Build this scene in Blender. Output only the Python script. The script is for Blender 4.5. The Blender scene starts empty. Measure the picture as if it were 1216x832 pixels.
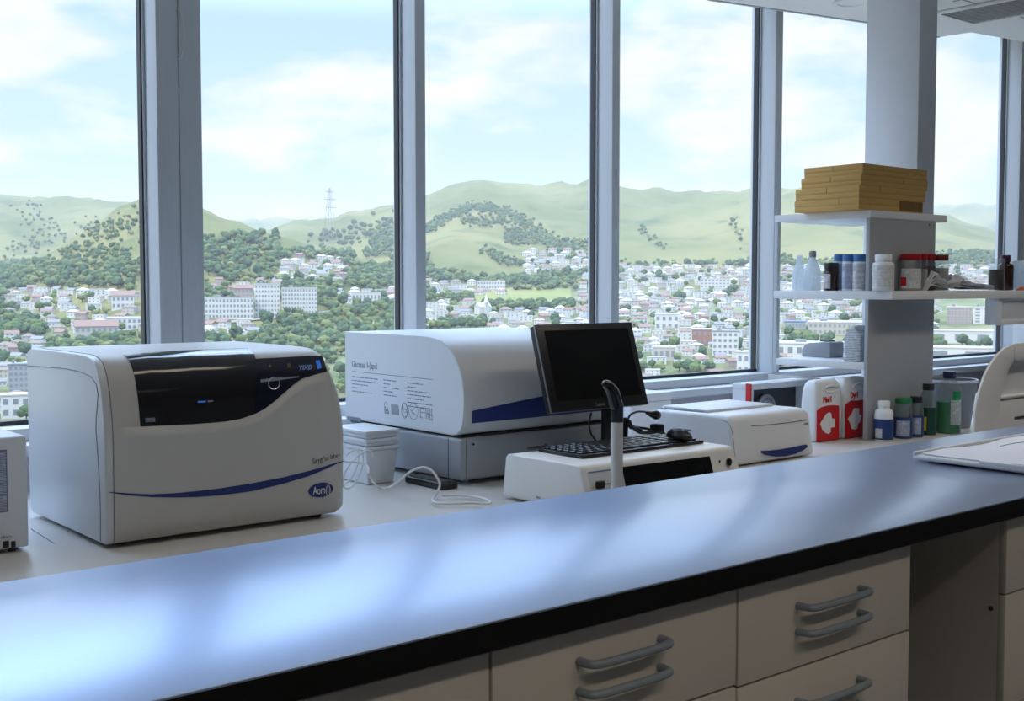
import bpy, bmesh, math, random
import numpy as np
from mathutils import Vector, Matrix, noise

random.seed(11)
SC = bpy.context.scene
COL = SC.collection
PI = math.pi
D2R = math.pi / 180

# ------------------------------------------------------------------ camera
FPX = 1396.0
TH = 50.2 * D2R
PITCH = math.atan(76 / FPX)
EYE = 1.45
FH = Vector((math.cos(TH), math.sin(TH), 0))
RT = Vector((math.sin(TH), -math.cos(TH), 0))
FW = FH * math.cos(PITCH) - Vector((0, 0, 1)) * math.sin(PITCH)
UP = FH * math.sin(PITCH) + Vector((0, 0, 1)) * math.cos(PITCH)
CAM = Vector((0, 0, EYE))

def ray(u, v): return FW + RT * ((u - 608) / FPX) - UP * ((v - 416) / FPX)
def _on(u, v, ax, val):
    d = ray(u, v); return CAM + d * ((val - CAM[ax]) / d[ax])
def PX(u, v, x): return _on(u, v, 0, x)      # photograph pixel -> point on the plane x = ..
def PY(u, v, y): return _on(u, v, 1, y)
def PZ(u, v, z): return _on(u, v, 2, z)

cam = bpy.data.objects.new('camera', bpy.data.cameras.new('camera'))
COL.objects.link(cam)
cam.location = CAM
cam.rotation_euler = (PI / 2 - PITCH, 0, TH - PI / 2)
cam.data.sensor_width = 36
cam.data.lens = FPX * 36 / 1216
cam.data.clip_start = 0.05
cam.data.clip_end = 20000
SC.camera = cam

# ------------------------------------------------------------------ materials
MATS = {}
def mat(name, col, rough=0.5, metal=0.0, spec=0.5, var=0.06, scale=14, bump=0.0, coat=0.0, stretch=None, col2=None, ior=None, detail=3):
    m = bpy.data.materials.new(name); m.use_nodes = True
    nt = m.node_tree; b = nt.nodes['Principled BSDF']
    b.inputs['Roughness'].default_value = rough
    b.inputs['Metallic'].default_value = metal
    b.inputs['Specular IOR Level'].default_value = spec
    if ior: b.inputs['IOR'].default_value = ior
    b.inputs['Coat Weight'].default_value = coat
    b.inputs['Coat Roughness'].default_value = 0.08
    tc = nt.nodes.new('ShaderNodeTexCoord')
    mp = nt.nodes.new('ShaderNodeMapping')
    if stretch: mp.inputs['Scale'].default_value = stretch
    nz = nt.nodes.new('ShaderNodeTexNoise')
    nz.inputs['Scale'].default_value = scale
    nz.inputs['Detail'].default_value = detail
    mx = nt.nodes.new('ShaderNodeMix'); mx.data_type = 'RGBA'
    nt.links.new(tc.outputs['Object'], mp.inputs['Vector'])
    nt.links.new(mp.outputs['Vector'], nz.inputs['Vector'])
    nt.links.new(nz.outputs['Fac'], mx.inputs['Factor'])
    c2 = col2 if col2 else tuple(max(0, c * (1 - var * 2)) for c in col)
    mx.inputs['A'].default_value = (*col, 1)
    mx.inputs['B'].default_value = (*c2, 1)
    nt.links.new(mx.outputs['Result'], b.inputs['Base Color'])
    if bump:
        bp = nt.nodes.new('ShaderNodeBump')
        bp.inputs['Strength'].default_value = bump
        bp.inputs['Distance'].default_value = 0.01
        nt.links.new(nz.outputs['Fac'], bp.inputs['Height'])
        nt.links.new(bp.outputs['Normal'], b.inputs['Normal'])
    MATS[name] = m
    return m

def clear_mat(name, tint, refl=1.45, veil=0.0, veil_col=(1, 1, 1), rough=0.02):
    """thin clear plastic or glass: tinted see-through with a fresnel reflection, optional milky veil"""
    m = bpy.data.materials.new(name); m.use_nodes = True
    nt = m.node_tree; nt.nodes.clear()
    out = nt.nodes.new('ShaderNodeOutputMaterial')
    tr = nt.nodes.new('ShaderNodeBsdfTransparent'); tr.inputs['Color'].default_value = (*tint, 1)
    gl = nt.nodes.new('ShaderNodeBsdfGlossy'); gl.inputs['Roughness'].default_value = rough
    fr = nt.nodes.new('ShaderNodeFresnel'); fr.inputs['IOR'].default_value = refl
    mx = nt.nodes.new('ShaderNodeMixShader')
    ge = nt.nodes.new('ShaderNodeNewGeometry'); fm = nt.nodes.new('ShaderNodeMath'); fm.operation = 'MULTIPLY_ADD'
    fm.inputs[1].default_value = -1; fm.inputs[2].default_value = 1
    fk = nt.nodes.new('ShaderNodeMath'); fk.operation = 'MULTIPLY'
    nt.links.new(ge.outputs['Backfacing'], fm.inputs[0])
    nt.links.new(fm.outputs['Value'], fk.inputs[0]); nt.links.new(fr.outputs['Fac'], fk.inputs[1])
    nt.links.new(fk.outputs['Value'], mx.inputs['Fac'])
    nt.links.new(gl.outputs['BSDF'], mx.inputs[2])
    src = tr.outputs['BSDF']
    if veil > 0:
        tl = nt.nodes.new('ShaderNodeBsdfTranslucent'); tl.inputs['Color'].default_value = (*veil_col, 1)
        df = nt.nodes.new('ShaderNodeBsdfDiffuse'); df.inputs['Color'].default_value = (*veil_col, 1)
        ad = nt.nodes.new('ShaderNodeMixShader'); ad.inputs['Fac'].default_value = 0.5
        nt.links.new(tl.outputs['BSDF'], ad.inputs[1]); nt.links.new(df.outputs['BSDF'], ad.inputs[2])
        nz = nt.nodes.new('ShaderNodeTexNoise'); nz.inputs['Scale'].default_value = 9
        mr = nt.nodes.new('ShaderNodeMapRange')
        mr.inputs['To Min'].default_value = veil * 0.8; mr.inputs['To Max'].default_value = min(1, veil * 1.2)
        nt.links.new(nz.outputs['Fac'], mr.inputs['Value'])
        mv = nt.nodes.new('ShaderNodeMixShader')
        nt.links.new(mr.outputs['Result'], mv.inputs['Fac'])
        nt.links.new(tr.outputs['BSDF'], mv.inputs[1]); nt.links.new(ad.outputs['Shader'], mv.inputs[2])
        src = mv.outputs['Shader']
    nt.links.new(src, mx.inputs[1])
    nt.links.new(mx.outputs['Shader'], out.inputs['Surface'])
    MATS[name] = m
    return m

def print_mat(name, base, ink, scale=160, thresh=0.6, axis='Z'):
    """a printed label: rows of ink broken up by noise"""
    m = mat(name, base, 0.45, var=0.02)
    nt = m.node_tree; b = nt.nodes['Principled BSDF']
    tc = nt.nodes.new('ShaderNodeTexCoord')
    wv = nt.nodes.new('ShaderNodeTexWave'); wv.bands_direction = axis
    wv.inputs['Scale'].default_value = scale / 6.28
    nz = nt.nodes.new('ShaderNodeTexNoise'); nz.inputs['Scale'].default_value = 60
    ml = nt.nodes.new('ShaderNodeMath'); ml.operation = 'MULTIPLY'
    gt = nt.nodes.new('ShaderNodeMath'); gt.operation = 'GREATER_THAN'; gt.inputs[1].default_value = thresh * 0.6
    mx = nt.nodes.new('ShaderNodeMix'); mx.data_type = 'RGBA'
    nt.links.new(tc.outputs['Object'], wv.inputs['Vector']); nt.links.new(tc.outputs['Object'], nz.inputs['Vector'])
    nt.links.new(wv.outputs['Fac'], ml.inputs[0]); nt.links.new(nz.outputs['Fac'], ml.inputs[1])
    nt.links.new(ml.outputs['Value'], gt.inputs[0]); nt.links.new(gt.outputs['Value'], mx.inputs['Factor'])
    mx.inputs['A'].default_value = (*base, 1); mx.inputs['B'].default_value = (*ink, 1)
    nt.links.new(mx.outputs['Result'], b.inputs['Base Color'])
    return m

def emit_mat(name, col, s):
    m = bpy.data.materials.new(name); m.use_nodes = True
    b = m.node_tree.nodes['Principled BSDF']
    b.inputs['Base Color'].default_value = (*[c * 0.3 for c in col], 1)
    b.inputs['Emission Color'].default_value = (*col, 1); b.inputs['Emission Strength'].default_value = s
    MATS[name] = m; return m

W = mat('white_paint', (0.84, 0.85, 0.87), 0.55, var=0.02, bump=0.02)
mat('mauve_wall', (0.66, 0.62, 0.66), 0.6, var=0.02)
mat('room_wall', (0.74, 0.72, 0.70), 0.7, var=0.03)
mat('dark_floor', (0.10, 0.10, 0.11), 0.35, var=0.15, scale=5)
mat('grey_aluminium', (0.50, 0.53, 0.57), 0.42, 0.15, var=0.05, stretch=(6, 6, 0.4))
mat('mullion_grey', (0.62, 0.65, 0.68), 0.5, var=0.06, stretch=(8, 8, 0.3))
mat('gasket_black', (0.025, 0.027, 0.032), 0.45, var=0.1)
mat('sill_white', (0.74, 0.76, 0.79), 0.4, var=0.03)
mat('column_paint', (0.70, 0.73, 0.78), 0.65, var=0.02, bump=0.03)
mat('ceiling_white', (0.88, 0.88, 0.88), 0.85, var=0.03, scale=60)
mat('vent_grey', (0.42, 0.42, 0.43), 0.6, var=0.1)
mat('blue_sheen_laminate', (0.345, 0.44, 0.64), 0.35, metal=0.78, var=0.04, scale=90, ior=2.0, coat=0.55)  # sky reflection's blue put into the metallic base colour of the black top
MATS['blue_sheen_laminate'].node_tree.nodes['Principled BSDF'].inputs['Coat Roughness'].default_value = 0.19
mat('panel_grey', (0.40, 0.42, 0.445), 0.6, var=0.03)
mat('black_edge', (0.006, 0.006, 0.007), 0.55, spec=0.25, var=0.1)
mat('bench_white', (0.66, 0.645, 0.62), 0.33, var=0.03, scale=4)
mat('drawer_cream', (0.62, 0.585, 0.53), 0.5, var=0.03, scale=5)
mat('handle_grey', (0.27, 0.32, 0.37), 0.38, var=0.1, scale=40)
mat('recess_grey', (0.13, 0.127, 0.12), 0.7, var=0.06)
mat('lock_dark', (0.05, 0.05, 0.05), 0.4, 0.6)
mat('beige_shell', (0.60, 0.58, 0.545), 0.42, var=0.02, scale=5, bump=0.01)
mat('side_shell', (0.68, 0.71, 0.73), 0.34, 0.08, var=0.03, scale=4)
mat('gloss_black', (0.006, 0.006, 0.010), 0.10, var=0.1, coat=0.4)
mat('navy', (0.012, 0.03, 0.19), 0.4, var=0.08)
mat('panel_navy', (0.004, 0.007, 0.030), 0.2, var=0.2, scale=7)
mat('ink_dark', (0.04, 0.045, 0.08), 0.5)
mat('ink_grey', (0.20, 0.23, 0.30), 0.5)
mat('text_white', (0.85, 0.87, 0.9), 0.4)
emit_mat('glow_blue', (0.03, 0.20, 0.9), 0.35)
emit_mat('glow_pale', (0.25, 0.42, 0.85), 0.22)
mat('amber_dim', (0.10, 0.085, 0.01), 0.4)
mat('chrome', (0.75, 0.76, 0.78), 0.18, 0.9, var=0.03)
mat('shell_blue_white', (0.80, 0.845, 0.89), 0.38, var=0.02, scale=4)
mat('silver_shell', (0.70, 0.71, 0.72), 0.48, 0.06, var=0.02, scale=3)
mat('base_grey', (0.38, 0.40, 0.43), 0.45, 0.2, var=0.04, scale=6)
mat('black_plastic', (0.012, 0.012, 0.014), 0.35, var=0.15)
mat('screen_black', (0.004, 0.004, 0.005), 0.12, var=0.1)
mat('bezel_grey', (0.35, 0.36, 0.38), 0.35, 0.4)
mat('warm_white_shell', (0.82, 0.81, 0.775), 0.38, var=0.02, scale=5)
mat('cool_white_shell', (0.78, 0.80, 0.83), 0.35, var=0.02, scale=5)
mat('key_black', (0.018, 0.02, 0.026), 0.28, var=0.2)
mat('tub_white', (0.74, 0.77, 0.81), 0.35, var=0.03)
mat('cable_white', (0.80, 0.80, 0.79), 0.4)
mat('cardboard_tan', (0.80, 0.52, 0.18), 0.75, scale=7, stretch=(1, 1, 30), col2=(0.52, 0.29, 0.08), bump=0.25, detail=5)
mat('cardboard_dark', (0.26, 0.135, 0.035), 0.8, scale=8, stretch=(1, 1, 24), col2=(0.18, 0.09, 0.025), bump=0.2)
mat('seam_brown', (0.14, 0.075, 0.025), 0.85)
mat('bottle_white', (0.82, 0.84, 0.85), 0.38, var=0.02)
mat('cap_blue', (0.05, 0.18, 0.48), 0.4, var=0.08)
mat('cap_red', (0.42, 0.008, 0.015), 0.32, var=0.08)
mat('cap_dark_red', (0.16, 0.01, 0.015), 0.35)
mat('cap_green', (0.005, 0.17, 0.055), 0.4)
mat('cap_dark', (0.012, 0.014, 0.02), 0.35)
mat('cap_navy', (0.02, 0.018, 0.09), 0.35)
mat('cap_purple', (0.045, 0.012, 0.04), 0.35)
mat('nozzle_grey', (0.36, 0.38, 0.41), 0.5)
mat('amber_brown', (0.038, 0.015, 0.011), 0.14, var=0.2)
mat('red_label', (0.60, 0.008, 0.012), 0.45, var=0.05)
mat('red_strip', (0.62, 0.012, 0.012), 0.45)
mat('contents_dark', (0.07, 0.05, 0.045), 0.6, var=0.2, scale=50)
mat('contents_pale', (0.66, 0.63, 0.61), 0.6, var=0.3, scale=60)
mat('paper_white', (0.72, 0.76, 0.86), 0.6, var=0.04)
mat('paper_cream', (0.66, 0.64, 0.60), 0.7, var=0.05)
mat('orange_card', (0.75, 0.16, 0.035), 0.6)
mat('bin_grey', (0.26, 0.27, 0.29), 0.5)
mat('box_inside', (0.05, 0.058, 0.07), 0.55, var=0.1)
mat('green_liquid', (0.01, 0.27, 0.095), 0.25, var=0.1)
mat('green_dark', (0.006, 0.06, 0.035), 0.25, var=0.1)
mat('yellow_label', (0.60, 0.52, 0.03), 0.5)
mat('bottle_navy', (0.016, 0.045, 0.20), 0.35, var=0.06)
print_mat('label_print', (0.74, 0.75, 0.77), (0.16, 0.17, 0.20), 420)
print_mat('label_faint', (0.74, 0.75, 0.74), (0.42, 0.44, 0.46), 380)
print_mat('label_blue_print', (0.50, 0.56, 0.68), (0.10, 0.14, 0.30), 520)
print_mat('bag_print', (0.60, 0.62, 0.66), (0.24, 0.26, 0.30), 260)
print_mat('label_green_print', (0.62, 0.68, 0.66), (0.10, 0.18, 0.16), 460)
clear_mat('window_glass', (0.985, 0.995, 0.99), 1.30)
clear_mat('clear_plastic', (0.90, 0.93, 0.93), 1.45, 0.10, (0.8, 0.85, 0.88))
clear_mat('green_glass', (0.45, 0.80, 0.62), 1.45, 0.12, (0.2, 0.6, 0.4))
clear_mat('smoke_glass', (0.75, 0.80, 0.80), 1.45, 0.22, (0.55, 0.62, 0.62))
clear_mat('bottle_milky', (0.90, 0.93, 0.95), 1.35, 0.72, (0.88, 0.92, 0.95), 0.3)
clear_mat('thin_paper', (0.9, 0.9, 0.92), 1.2, 0.97, (0.86, 0.86, 0.89), 0.5)
clear_mat('frosted', (0.86, 0.90, 0.93), 1.35, 0.55, (0.85, 0.88, 0.90), 0.2)

# ------------------------------------------------------------------ mesh builder
class MB:
    """collects shapes in world coordinates and links them as one mesh object"""
    def __init__(s): s.bm = bmesh.new(); s.mi = 0
    def poly(s, pts):
        vs = [s.bm.verts.new(p) for p in pts]
        f = s.bm.faces.new(vs); f.material_index = s.mi; return f
    def box(s, x0, y0, z0, x1, y1, z1, bev=0, seg=2):
        t = bmesh.new()
        P = [(x0, y0, z0), (x1, y0, z0), (x1, y1, z0), (x0, y1, z0), (x0, y0, z1), (x1, y0, z1), (x1, y1, z1), (x0, y1, z1)]
        v = [t.verts.new(p) for p in P]
        for q in ((3, 2, 1, 0), (4, 5, 6, 7), (0, 1, 5, 4), (1, 2, 6, 5), (2, 3, 7, 6), (3, 0, 4, 7)): t.faces.new([v[i] for i in q])
        return s.take(t, bev, seg)
    def take(s, t, bev=0, seg=2, angle=30):
        if bev:
            t.normal_update()
            es = [e for e in t.edges if len(e.link_faces) == 2 and e.calc_face_angle(0) > angle * D2R]
            bmesh.ops.bevel(t, geom=es, offset=bev, segments=seg, affect='EDGES', profile=0.5, clamp_overlap=True)
        mp = {v: s.bm.verts.new(v.co) for v in t.verts}
        for f in t.faces:
            try:
                g = s.bm.faces.new([mp[v] for v in f.verts]); g.material_index = s.mi
            except ValueError: pass
        t.free(); return s
    def prism(s, prof, ax, a, b, bev=0, seg=2, angle=30):
        """profile of 2-D points swept along axis ax from a to b; (y,z) for x, (x,z) for y, (x,y) for z"""
        def P(p, w): return ((w, p[0], p[1]), (p[0], w, p[1]), (p[0], p[1], w))[ax]
        t = bmesh.new()
        A = [t.verts.new(P(p, a)) for p in prof]; B = [t.verts.new(P(p, b)) for p in prof]
        n = len(prof)
        t.faces.new(A); t.faces.new(B[::-1])
        for i in range(n): t.faces.new([A[(i + 1) % n], A[i], B[i], B[(i + 1) % n]])
        bmesh.ops.recalc_face_normals(t, faces=t.faces)
        return s.take(t, bev, seg, angle)
    def lathe(s, cx, cy, prof, n=24, cap0=True, cap1=True, sx=1, sy=1):
        rows = []
        for r, z in prof:
            rows.append([s.bm.verts.new((cx + sx * r * math.cos(2 * PI * k / n), cy + sy * r * math.sin(2 * PI * k / n), z)) for k in range(n)])
        for i in range(len(rows) - 1):
            for k in range(n):
                f = s.bm.faces.new([rows[i][k], rows[i][(k + 1) % n], rows[i + 1][(k + 1) % n], rows[i + 1][k]]); f.material_index = s.mi
        if cap0: s.bm.faces.new(rows[0][::-1]).material_index = s.mi
        if cap1: s.bm.faces.new(rows[-1]).material_index = s.mi
        return s
    def arc(s, cx, cy, r, z0, z1, a0, a1, n=12, th=0.0006):
        """a curved label: shell between two angles"""
        P = []
        for k in range(n + 1):
            a = a0 + (a1 - a0) * k / n
            for rr in (r, r + th): P.append([(cx + rr * math.cos(a), cy + rr * math.sin(a), z) for z in (z0, z1)])
        V = [[s.bm.verts.new(q) for q in p] for p in P]
        def F(*q): s.bm.faces.new(q).material_index = s.mi
        for k in range(n):
            i0, o0, i1, o1 = V[2 * k], V[2 * k + 1], V[2 * k + 2], V[2 * k + 3]
            F(o0[0], o1[0], o1[1], o0[1]); F(i1[0], i0[0], i0[1], i1[1])
            F(o0[1], o1[1], i1[1], i0[1]); F(o1[0], o0[0], i0[0], i1[0])
        F(V[0][0], V[1][0], V[1][1], V[0][1]); F(V[-1][0], V[-2][0], V[-2][1], V[-1][1])
        return s
    def tube(s, pts, r, n=10, smooth=0, rads=None):
        pts = [Vector(p) for p in pts]
        if smooth:
            q = []; m = len(pts)
            for i in range(m - 1):
                p0, p1, p2, p3 = pts[max(0, i - 1)], pts[i], pts[i + 1], pts[min(m - 1, i + 2)]
                for k in range(smooth):
                    t = k / smooth
                    q.append(0.5 * ((2 * p1) + (p2 - p0) * t + (2 * p0 - 5 * p1 + 4 * p2 - p3) * t * t + (3 * p1 - p0 - 3 * p2 + p3) * t ** 3))
            q.append(pts[-1])
            if rads:
                rads = [rads[min(len(rads) - 1, int(i / smooth))] * (1 - (i / smooth) % 1) + rads[min(len(rads) - 1, int(i / smooth) + 1)] * ((i / smooth) % 1) for i in range(len(q))]
            pts = q
        if not rads: rads = [r] * len(pts)
        nrm = None; rows = []
        for i, p in enumerate(pts):
            d = (pts[min(i + 1, len(pts) - 1)] - pts[max(i - 1, 0)]).normalized()
            if nrm is None:
                nrm = d.cross(Vector((0, 0, 1)))
                if nrm.length < 0.05: nrm = d.cross(Vector((1, 0, 0)))
            nrm = (nrm - d * nrm.dot(d)).normalized(); bn = d.cross(nrm)
            rows.append([s.bm.verts.new(p + (nrm * math.cos(2 * PI * k / n) + bn * math.sin(2 * PI * k / n)) * rads[i]) for k in range(n)])
        for i in range(len(rows) - 1):
            for k in range(n):
                s.bm.faces.new([rows[i][k], rows[i][(k + 1) % n], rows[i + 1][(k + 1) % n], rows[i + 1][k]]).material_index = s.mi
        s.bm.faces.new(rows[0][::-1]).material_index = s.mi; s.bm.faces.new(rows[-1]).material_index = s.mi
        return s
    def ball(s, c, r, sx=1, sy=1, sz=1, n=16):
        prof = []
        t = bmesh.new(); bmesh.ops.create_uvsphere(t, u_segments=n, v_segments=max(6, n // 2), radius=1)
        for v in t.verts: v.co = Vector((c[0] + v.co.x * r * sx, c[1] + v.co.y * r * sy, c[2] + v.co.z * r * sz))
        return s.take(t)
    def slab(s, pts, off):
        """a flat outline given in 3-D, thickened by the vector off"""
        off = Vector(off); t = bmesh.new()
        A = [t.verts.new(Vector(p)) for p in pts]; B = [t.verts.new(Vector(p) + off) for p in pts]; n = len(pts)
        t.faces.new(A); t.faces.new(B[::-1])
        for i in range(n): t.faces.new([A[(i + 1) % n], A[i], B[i], B[(i + 1) % n]])
        bmesh.ops.recalc_face_normals(t, faces=t.faces)
        return s.take(t)
    def grid(s, rows):
        V = [[s.bm.verts.new(p) for p in r] for r in rows]
        for i in range(len(V) - 1):
            for k in range(len(V[0]) - 1):
                s.bm.faces.new([V[i][k], V[i][k + 1], V[i + 1][k + 1], V[i + 1][k]]).material_index = s.mi
        return s
    def build(s, name, mats, parent=None, smooth=35, recalc=False):
        if isinstance(mats, (str, bpy.types.Material)): mats = [mats]
        if recalc: bmesh.ops.recalc_face_normals(s.bm, faces=s.bm.faces)
        vs = [v.co for v in s.bm.verts]
        if parent is None:
            lo = [min(v[i] for v in vs) for i in range(3)]; hi = [max(v[i] for v in vs) for i in range(3)]
            org = Vector(((lo[0] + hi[0]) / 2, (lo[1] + hi[1]) / 2, lo[2]))
        else:
            org = Vector(parent['_org'])
        bmesh.ops.translate(s.bm, vec=-org, verts=s.bm.verts)
        me = bpy.data.meshes.new(name); s.bm.to_mesh(me); s.bm.free()
        for m in mats: me.materials.append(MATS[m] if isinstance(m, str) else m)
        if smooth:
            for p in me.polygons: p.use_smooth = True
            me.set_sharp_from_angle(angle=smooth * D2R)
        o = bpy.data.objects.new(name, me); COL.objects.link(o)
        if parent is None: o.location = org
        else: o.parent = parent
        o['_org'] = list(org)
        return o

def tag(o, label=None, cat=None, group=None, kind=None):
    if label: o['label'] = label
    if cat: o['category'] = cat
    if group: o['group'] = group
    if kind: o['kind'] = kind
    return o
def thing(name, label, cat, loc, group=None):
    o = bpy.data.objects.new(name, None); COL.objects.link(o)
    o.location = loc; o['_org'] = list(loc); o.empty_display_size = 0.1
    return tag(o, label, cat, group)
def struct(mb, name, m, parent=None, **k):
    o = mb.build(name, m, parent, **k)
    if parent is None: o['kind'] = 'structure'
    return o
def copy_tree(o, parent=None):
    c = o.copy(); COL.objects.link(c)
    if parent: c.parent = parent
    for ch in list(o.children): copy_tree(ch, c)
    return c
def bx(name, m, parent, *a, bev=0, seg=2): return MB().box(*a, bev=bev, seg=seg).build(name, m, parent)

def text(name, body, size, loc, rot, m, parent, ext=0.0004, shear=0.0, sx=1.0):
    cu = bpy.data.curves.new(name, 'FONT'); cu.body = body; cu.size = size; cu.extrude = ext; cu.shear = shear
    cu.align_x = 'LEFT'; cu.resolution_u = 3
    to = bpy.data.objects.new(name, cu); COL.objects.link(to)
    dg = bpy.context.evaluated_depsgraph_get()
    me = bpy.data.meshes.new_from_object(to.evaluated_get(dg))
    bpy.data.objects.remove(to)
    R = Matrix.Rotation(rot[2], 4, 'Z') @ Matrix.Rotation(rot[0], 4, 'X')
    me.transform(Matrix.Translation(Vector(loc) - Vector(parent['_org'])) @ R @ Matrix.Diagonal((sx, 1, 1, 1)))
    me.materials.clear(); me.materials.append(MATS[m])
    o = bpy.data.objects.new(name, me); COL.objects.link(o); o.parent = parent; o['_org'] = list(parent['_org'])
    return o
FRONT = (PI / 2, 0, 0)
SIDE = (PI / 2, 0, -PI / 2)

ZD = 0.72          # desk along the windows
ZB = 0.95          # black island top
YM, YG = 4.40, 4.53
ZC = 3.0
LAMP_W = 4.5
HAZE = 1.2e-4
SKY = 1.1
SUN = 3.0
EXPO = 0.17
CLOUD_OFF = (0.3, 0.1, 0.0)
# ------------------------------------------------------------------ room shell
XL, XR, YB_ = -3.2, 9.6, -3.6
struct(MB().box(XL, YB_, -0.2, XR, 4.6, 0.0), 'floor', 'dark_floor')
struct(MB().box(XL - 0.2, YB_, 0, XL, 4.6, 3.5), 'wall_left', 'room_wall')
struct(MB().box(XR, YB_, 0, XR + 0.2, 4.6, 3.5), 'wall_right', 'room_wall')
struct(MB().box(XL - 0.2, YB_ - 0.2, 0, XR + 0.2, YB_, 3.5), 'wall_back', 'room_wall')
struct(MB().box(XL - 0.2, YB_ - 0.2, 3.42, XR + 0.2, 4.68, 3.6), 'roof_slab', 'room_wall')
# wall under the windows, with its ledge
struct(MB().box(XL, 4.37, 0, XR, 4.62, 0.845), 'wall_window', 'mauve_wall')
zs = PY(890, 449, 4.30).z
struct(MB().box(XL, 4.29, 0.846, XR, 4.45, 0.888, bev=0.006), 'trim_1', 'sill_white')
struct(MB().box(XL, YM - 0.0, 0.889, XR, YG + 0.09, 0.935, bev=0.004), 'trim_2', 'sill_white')

# suspended ceiling: its edge steps back near the column
edge = [PZ(u, v, ZC) for u, v in ((840, 0), (1028, 27), (1113, 44.5), (1153, 38.5), (1207, 48))]
outl = [(XL, YB_), (XR, YB_), (XR, edge[4].y - 0.12 * (XR - edge[4].x))] + [(p.x, p.y) for p in edge[::-1]] + [(XL, edge[0].y)]
m_ = MATS['ceiling_white']
mb = MB(); mb.slab([(x, y, ZC) for x, y in outl], (0, 0, 0.06))
struct(mb, 'ceiling', 'ceiling_white', smooth=0)
mb = MB()   # joints of the ceiling tiles
for k in range(22):
    x = -3.0 + 0.6 * k
    mb.box(x - 0.004, YB_ + 0.05, ZC - 0.003, x + 0.004, 3.45, ZC + 0.01)
for k in range(11):
    y = 3.40 - 0.6 * k
    mb.box(XL + 0.05, y - 0.004, ZC - 0.003, XR - 0.05, y + 0.004, ZC + 0.01)
struct(mb, 'trim_3', 'vent_grey')
mb = MB(); mb.slab([(p.x, p.y, ZC - 0.004) for p in (edge[0], edge[1], edge[2])] + [(edge[2].x, edge[2].y - 0.02, ZC - 0.004), (edge[1].x, edge[1].y - 0.02, ZC - 0.004), (edge[0].x, edge[0].y - 0.02, ZC - 0.004)], (0, 0, 0.075))
struct(mb, 'trim_4', 'grey_aluminium')

# mullions and panes
def mx(u): return PY(u, 300, YM).x
mull = [(-0.72, -0.66), (0.55, 0.61), (mx(189), mx(242)), (mx(494), mx(506)), (mx(726.5), mx(735.5)), (mx(918.6), mx(927)), (6.98, 7.04), (mx(1208.5), mx(1208.5) + 0.07)]
for i, (a, b) in enumerate(mull):
    mb = MB()
    if i == 2:                                     # the broad double post
        mid = a + (b - a) * 0.49
        mb.box(a, YM, 0.935, mid - 0.002, YG + 0.05, 3.42, bev=0.003).box(mid + 0.002, YM, 0.935, b, YG + 0.05, 3.42, bev=0.003)
        mb.box(mid - 0.01, YM + 0.008, 0.935, mid + 0.01, YG, 3.42)
        o = struct(mb, 'trim_%d' % (5 + i), 'mullion_grey')
        hb = MB(); hx = mx(215.5)
        z0, z1 = PY(214, 70, YM).z, PY(214, 12, YM).z
        hb.tube([(hx, YM + 0.002, z0), (hx + 0.006, YM - 0.018, z0 + 0.02), (hx + 0.012, YM - 0.03, (z0 + z1) / 2), (hx + 0.004, YM - 0.018, z1 - 0.02), (hx - 0.002, YM + 0.002, z1)], 0.0045, 8, 5)
        hb.build('window_handle', 'paper_cream', o)
    else:
        mb.box(a, YM, 0.935, b, YG + 0.05, 3.42, bev=0.003)
        struct(mb, 'trim_%d' % (5 + i), 'mullion_grey')
for i in range(len(mull) - 1):
    a, b = mull[i][1], mull[i + 1][0]
    w = thing('window_%d' % (i + 1), None, None, ((a + b) / 2, YG, 0.935)); w['kind'] = 'structure'
    mb = MB(); g = 0.016
    mb.box(a, YG - 0.014, 0.936, b, YG + 0.02, 0.936 + g).box(a, YG - 0.014, 3.42 - g, b, YG + 0.02, 3.42)
    mb.box(a + 0.001, YG - 0.014, 0.936 + g, a + g, YG + 0.02, 3.42 - g).box(b - g, YG - 0.014, 0.936 + g, b - 0.001, YG + 0.02, 3.42 - g)
    mb.build('gasket', 'gasket_black', w)
    mb = MB(); mb.box(b - 0.010, YG - 0.024, 0.936 + g, b - 0.001, YG - 0.0145, 3.42 - g)
    mb.build('glazing_bead', 'grey_aluminium', w)
    MB().box(a + g - 0.004, YG - 0.004, 0.936 + g - 0.004, b - g + 0.004, YG + 0.004, 3.42 - g + 0.004).build('glass_pane', 'window_glass', w, smooth=0)
# solid ends of the glazed wall
struct(MB().box(XL, YM, 0.935, mull[0][0], YG + 0.05, 3.42), 'wall_corner_left', 'room_wall')
struct(MB().box(mull[-1][1], YM, 0.935, XR, YG + 0.05, 3.42), 'wall_corner_right', 'room_wall')

# column
cy0 = 3.39
c0, c1 = PY(1091, 100, cy0).x, PY(1112, 100, cy0).x
cyb = PX(1028, 100, c0).y
struct(MB().box(c0, cy0, 0, c1, cyb, ZC + 0.3, bev=0.004), 'column', 'column_paint')

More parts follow.
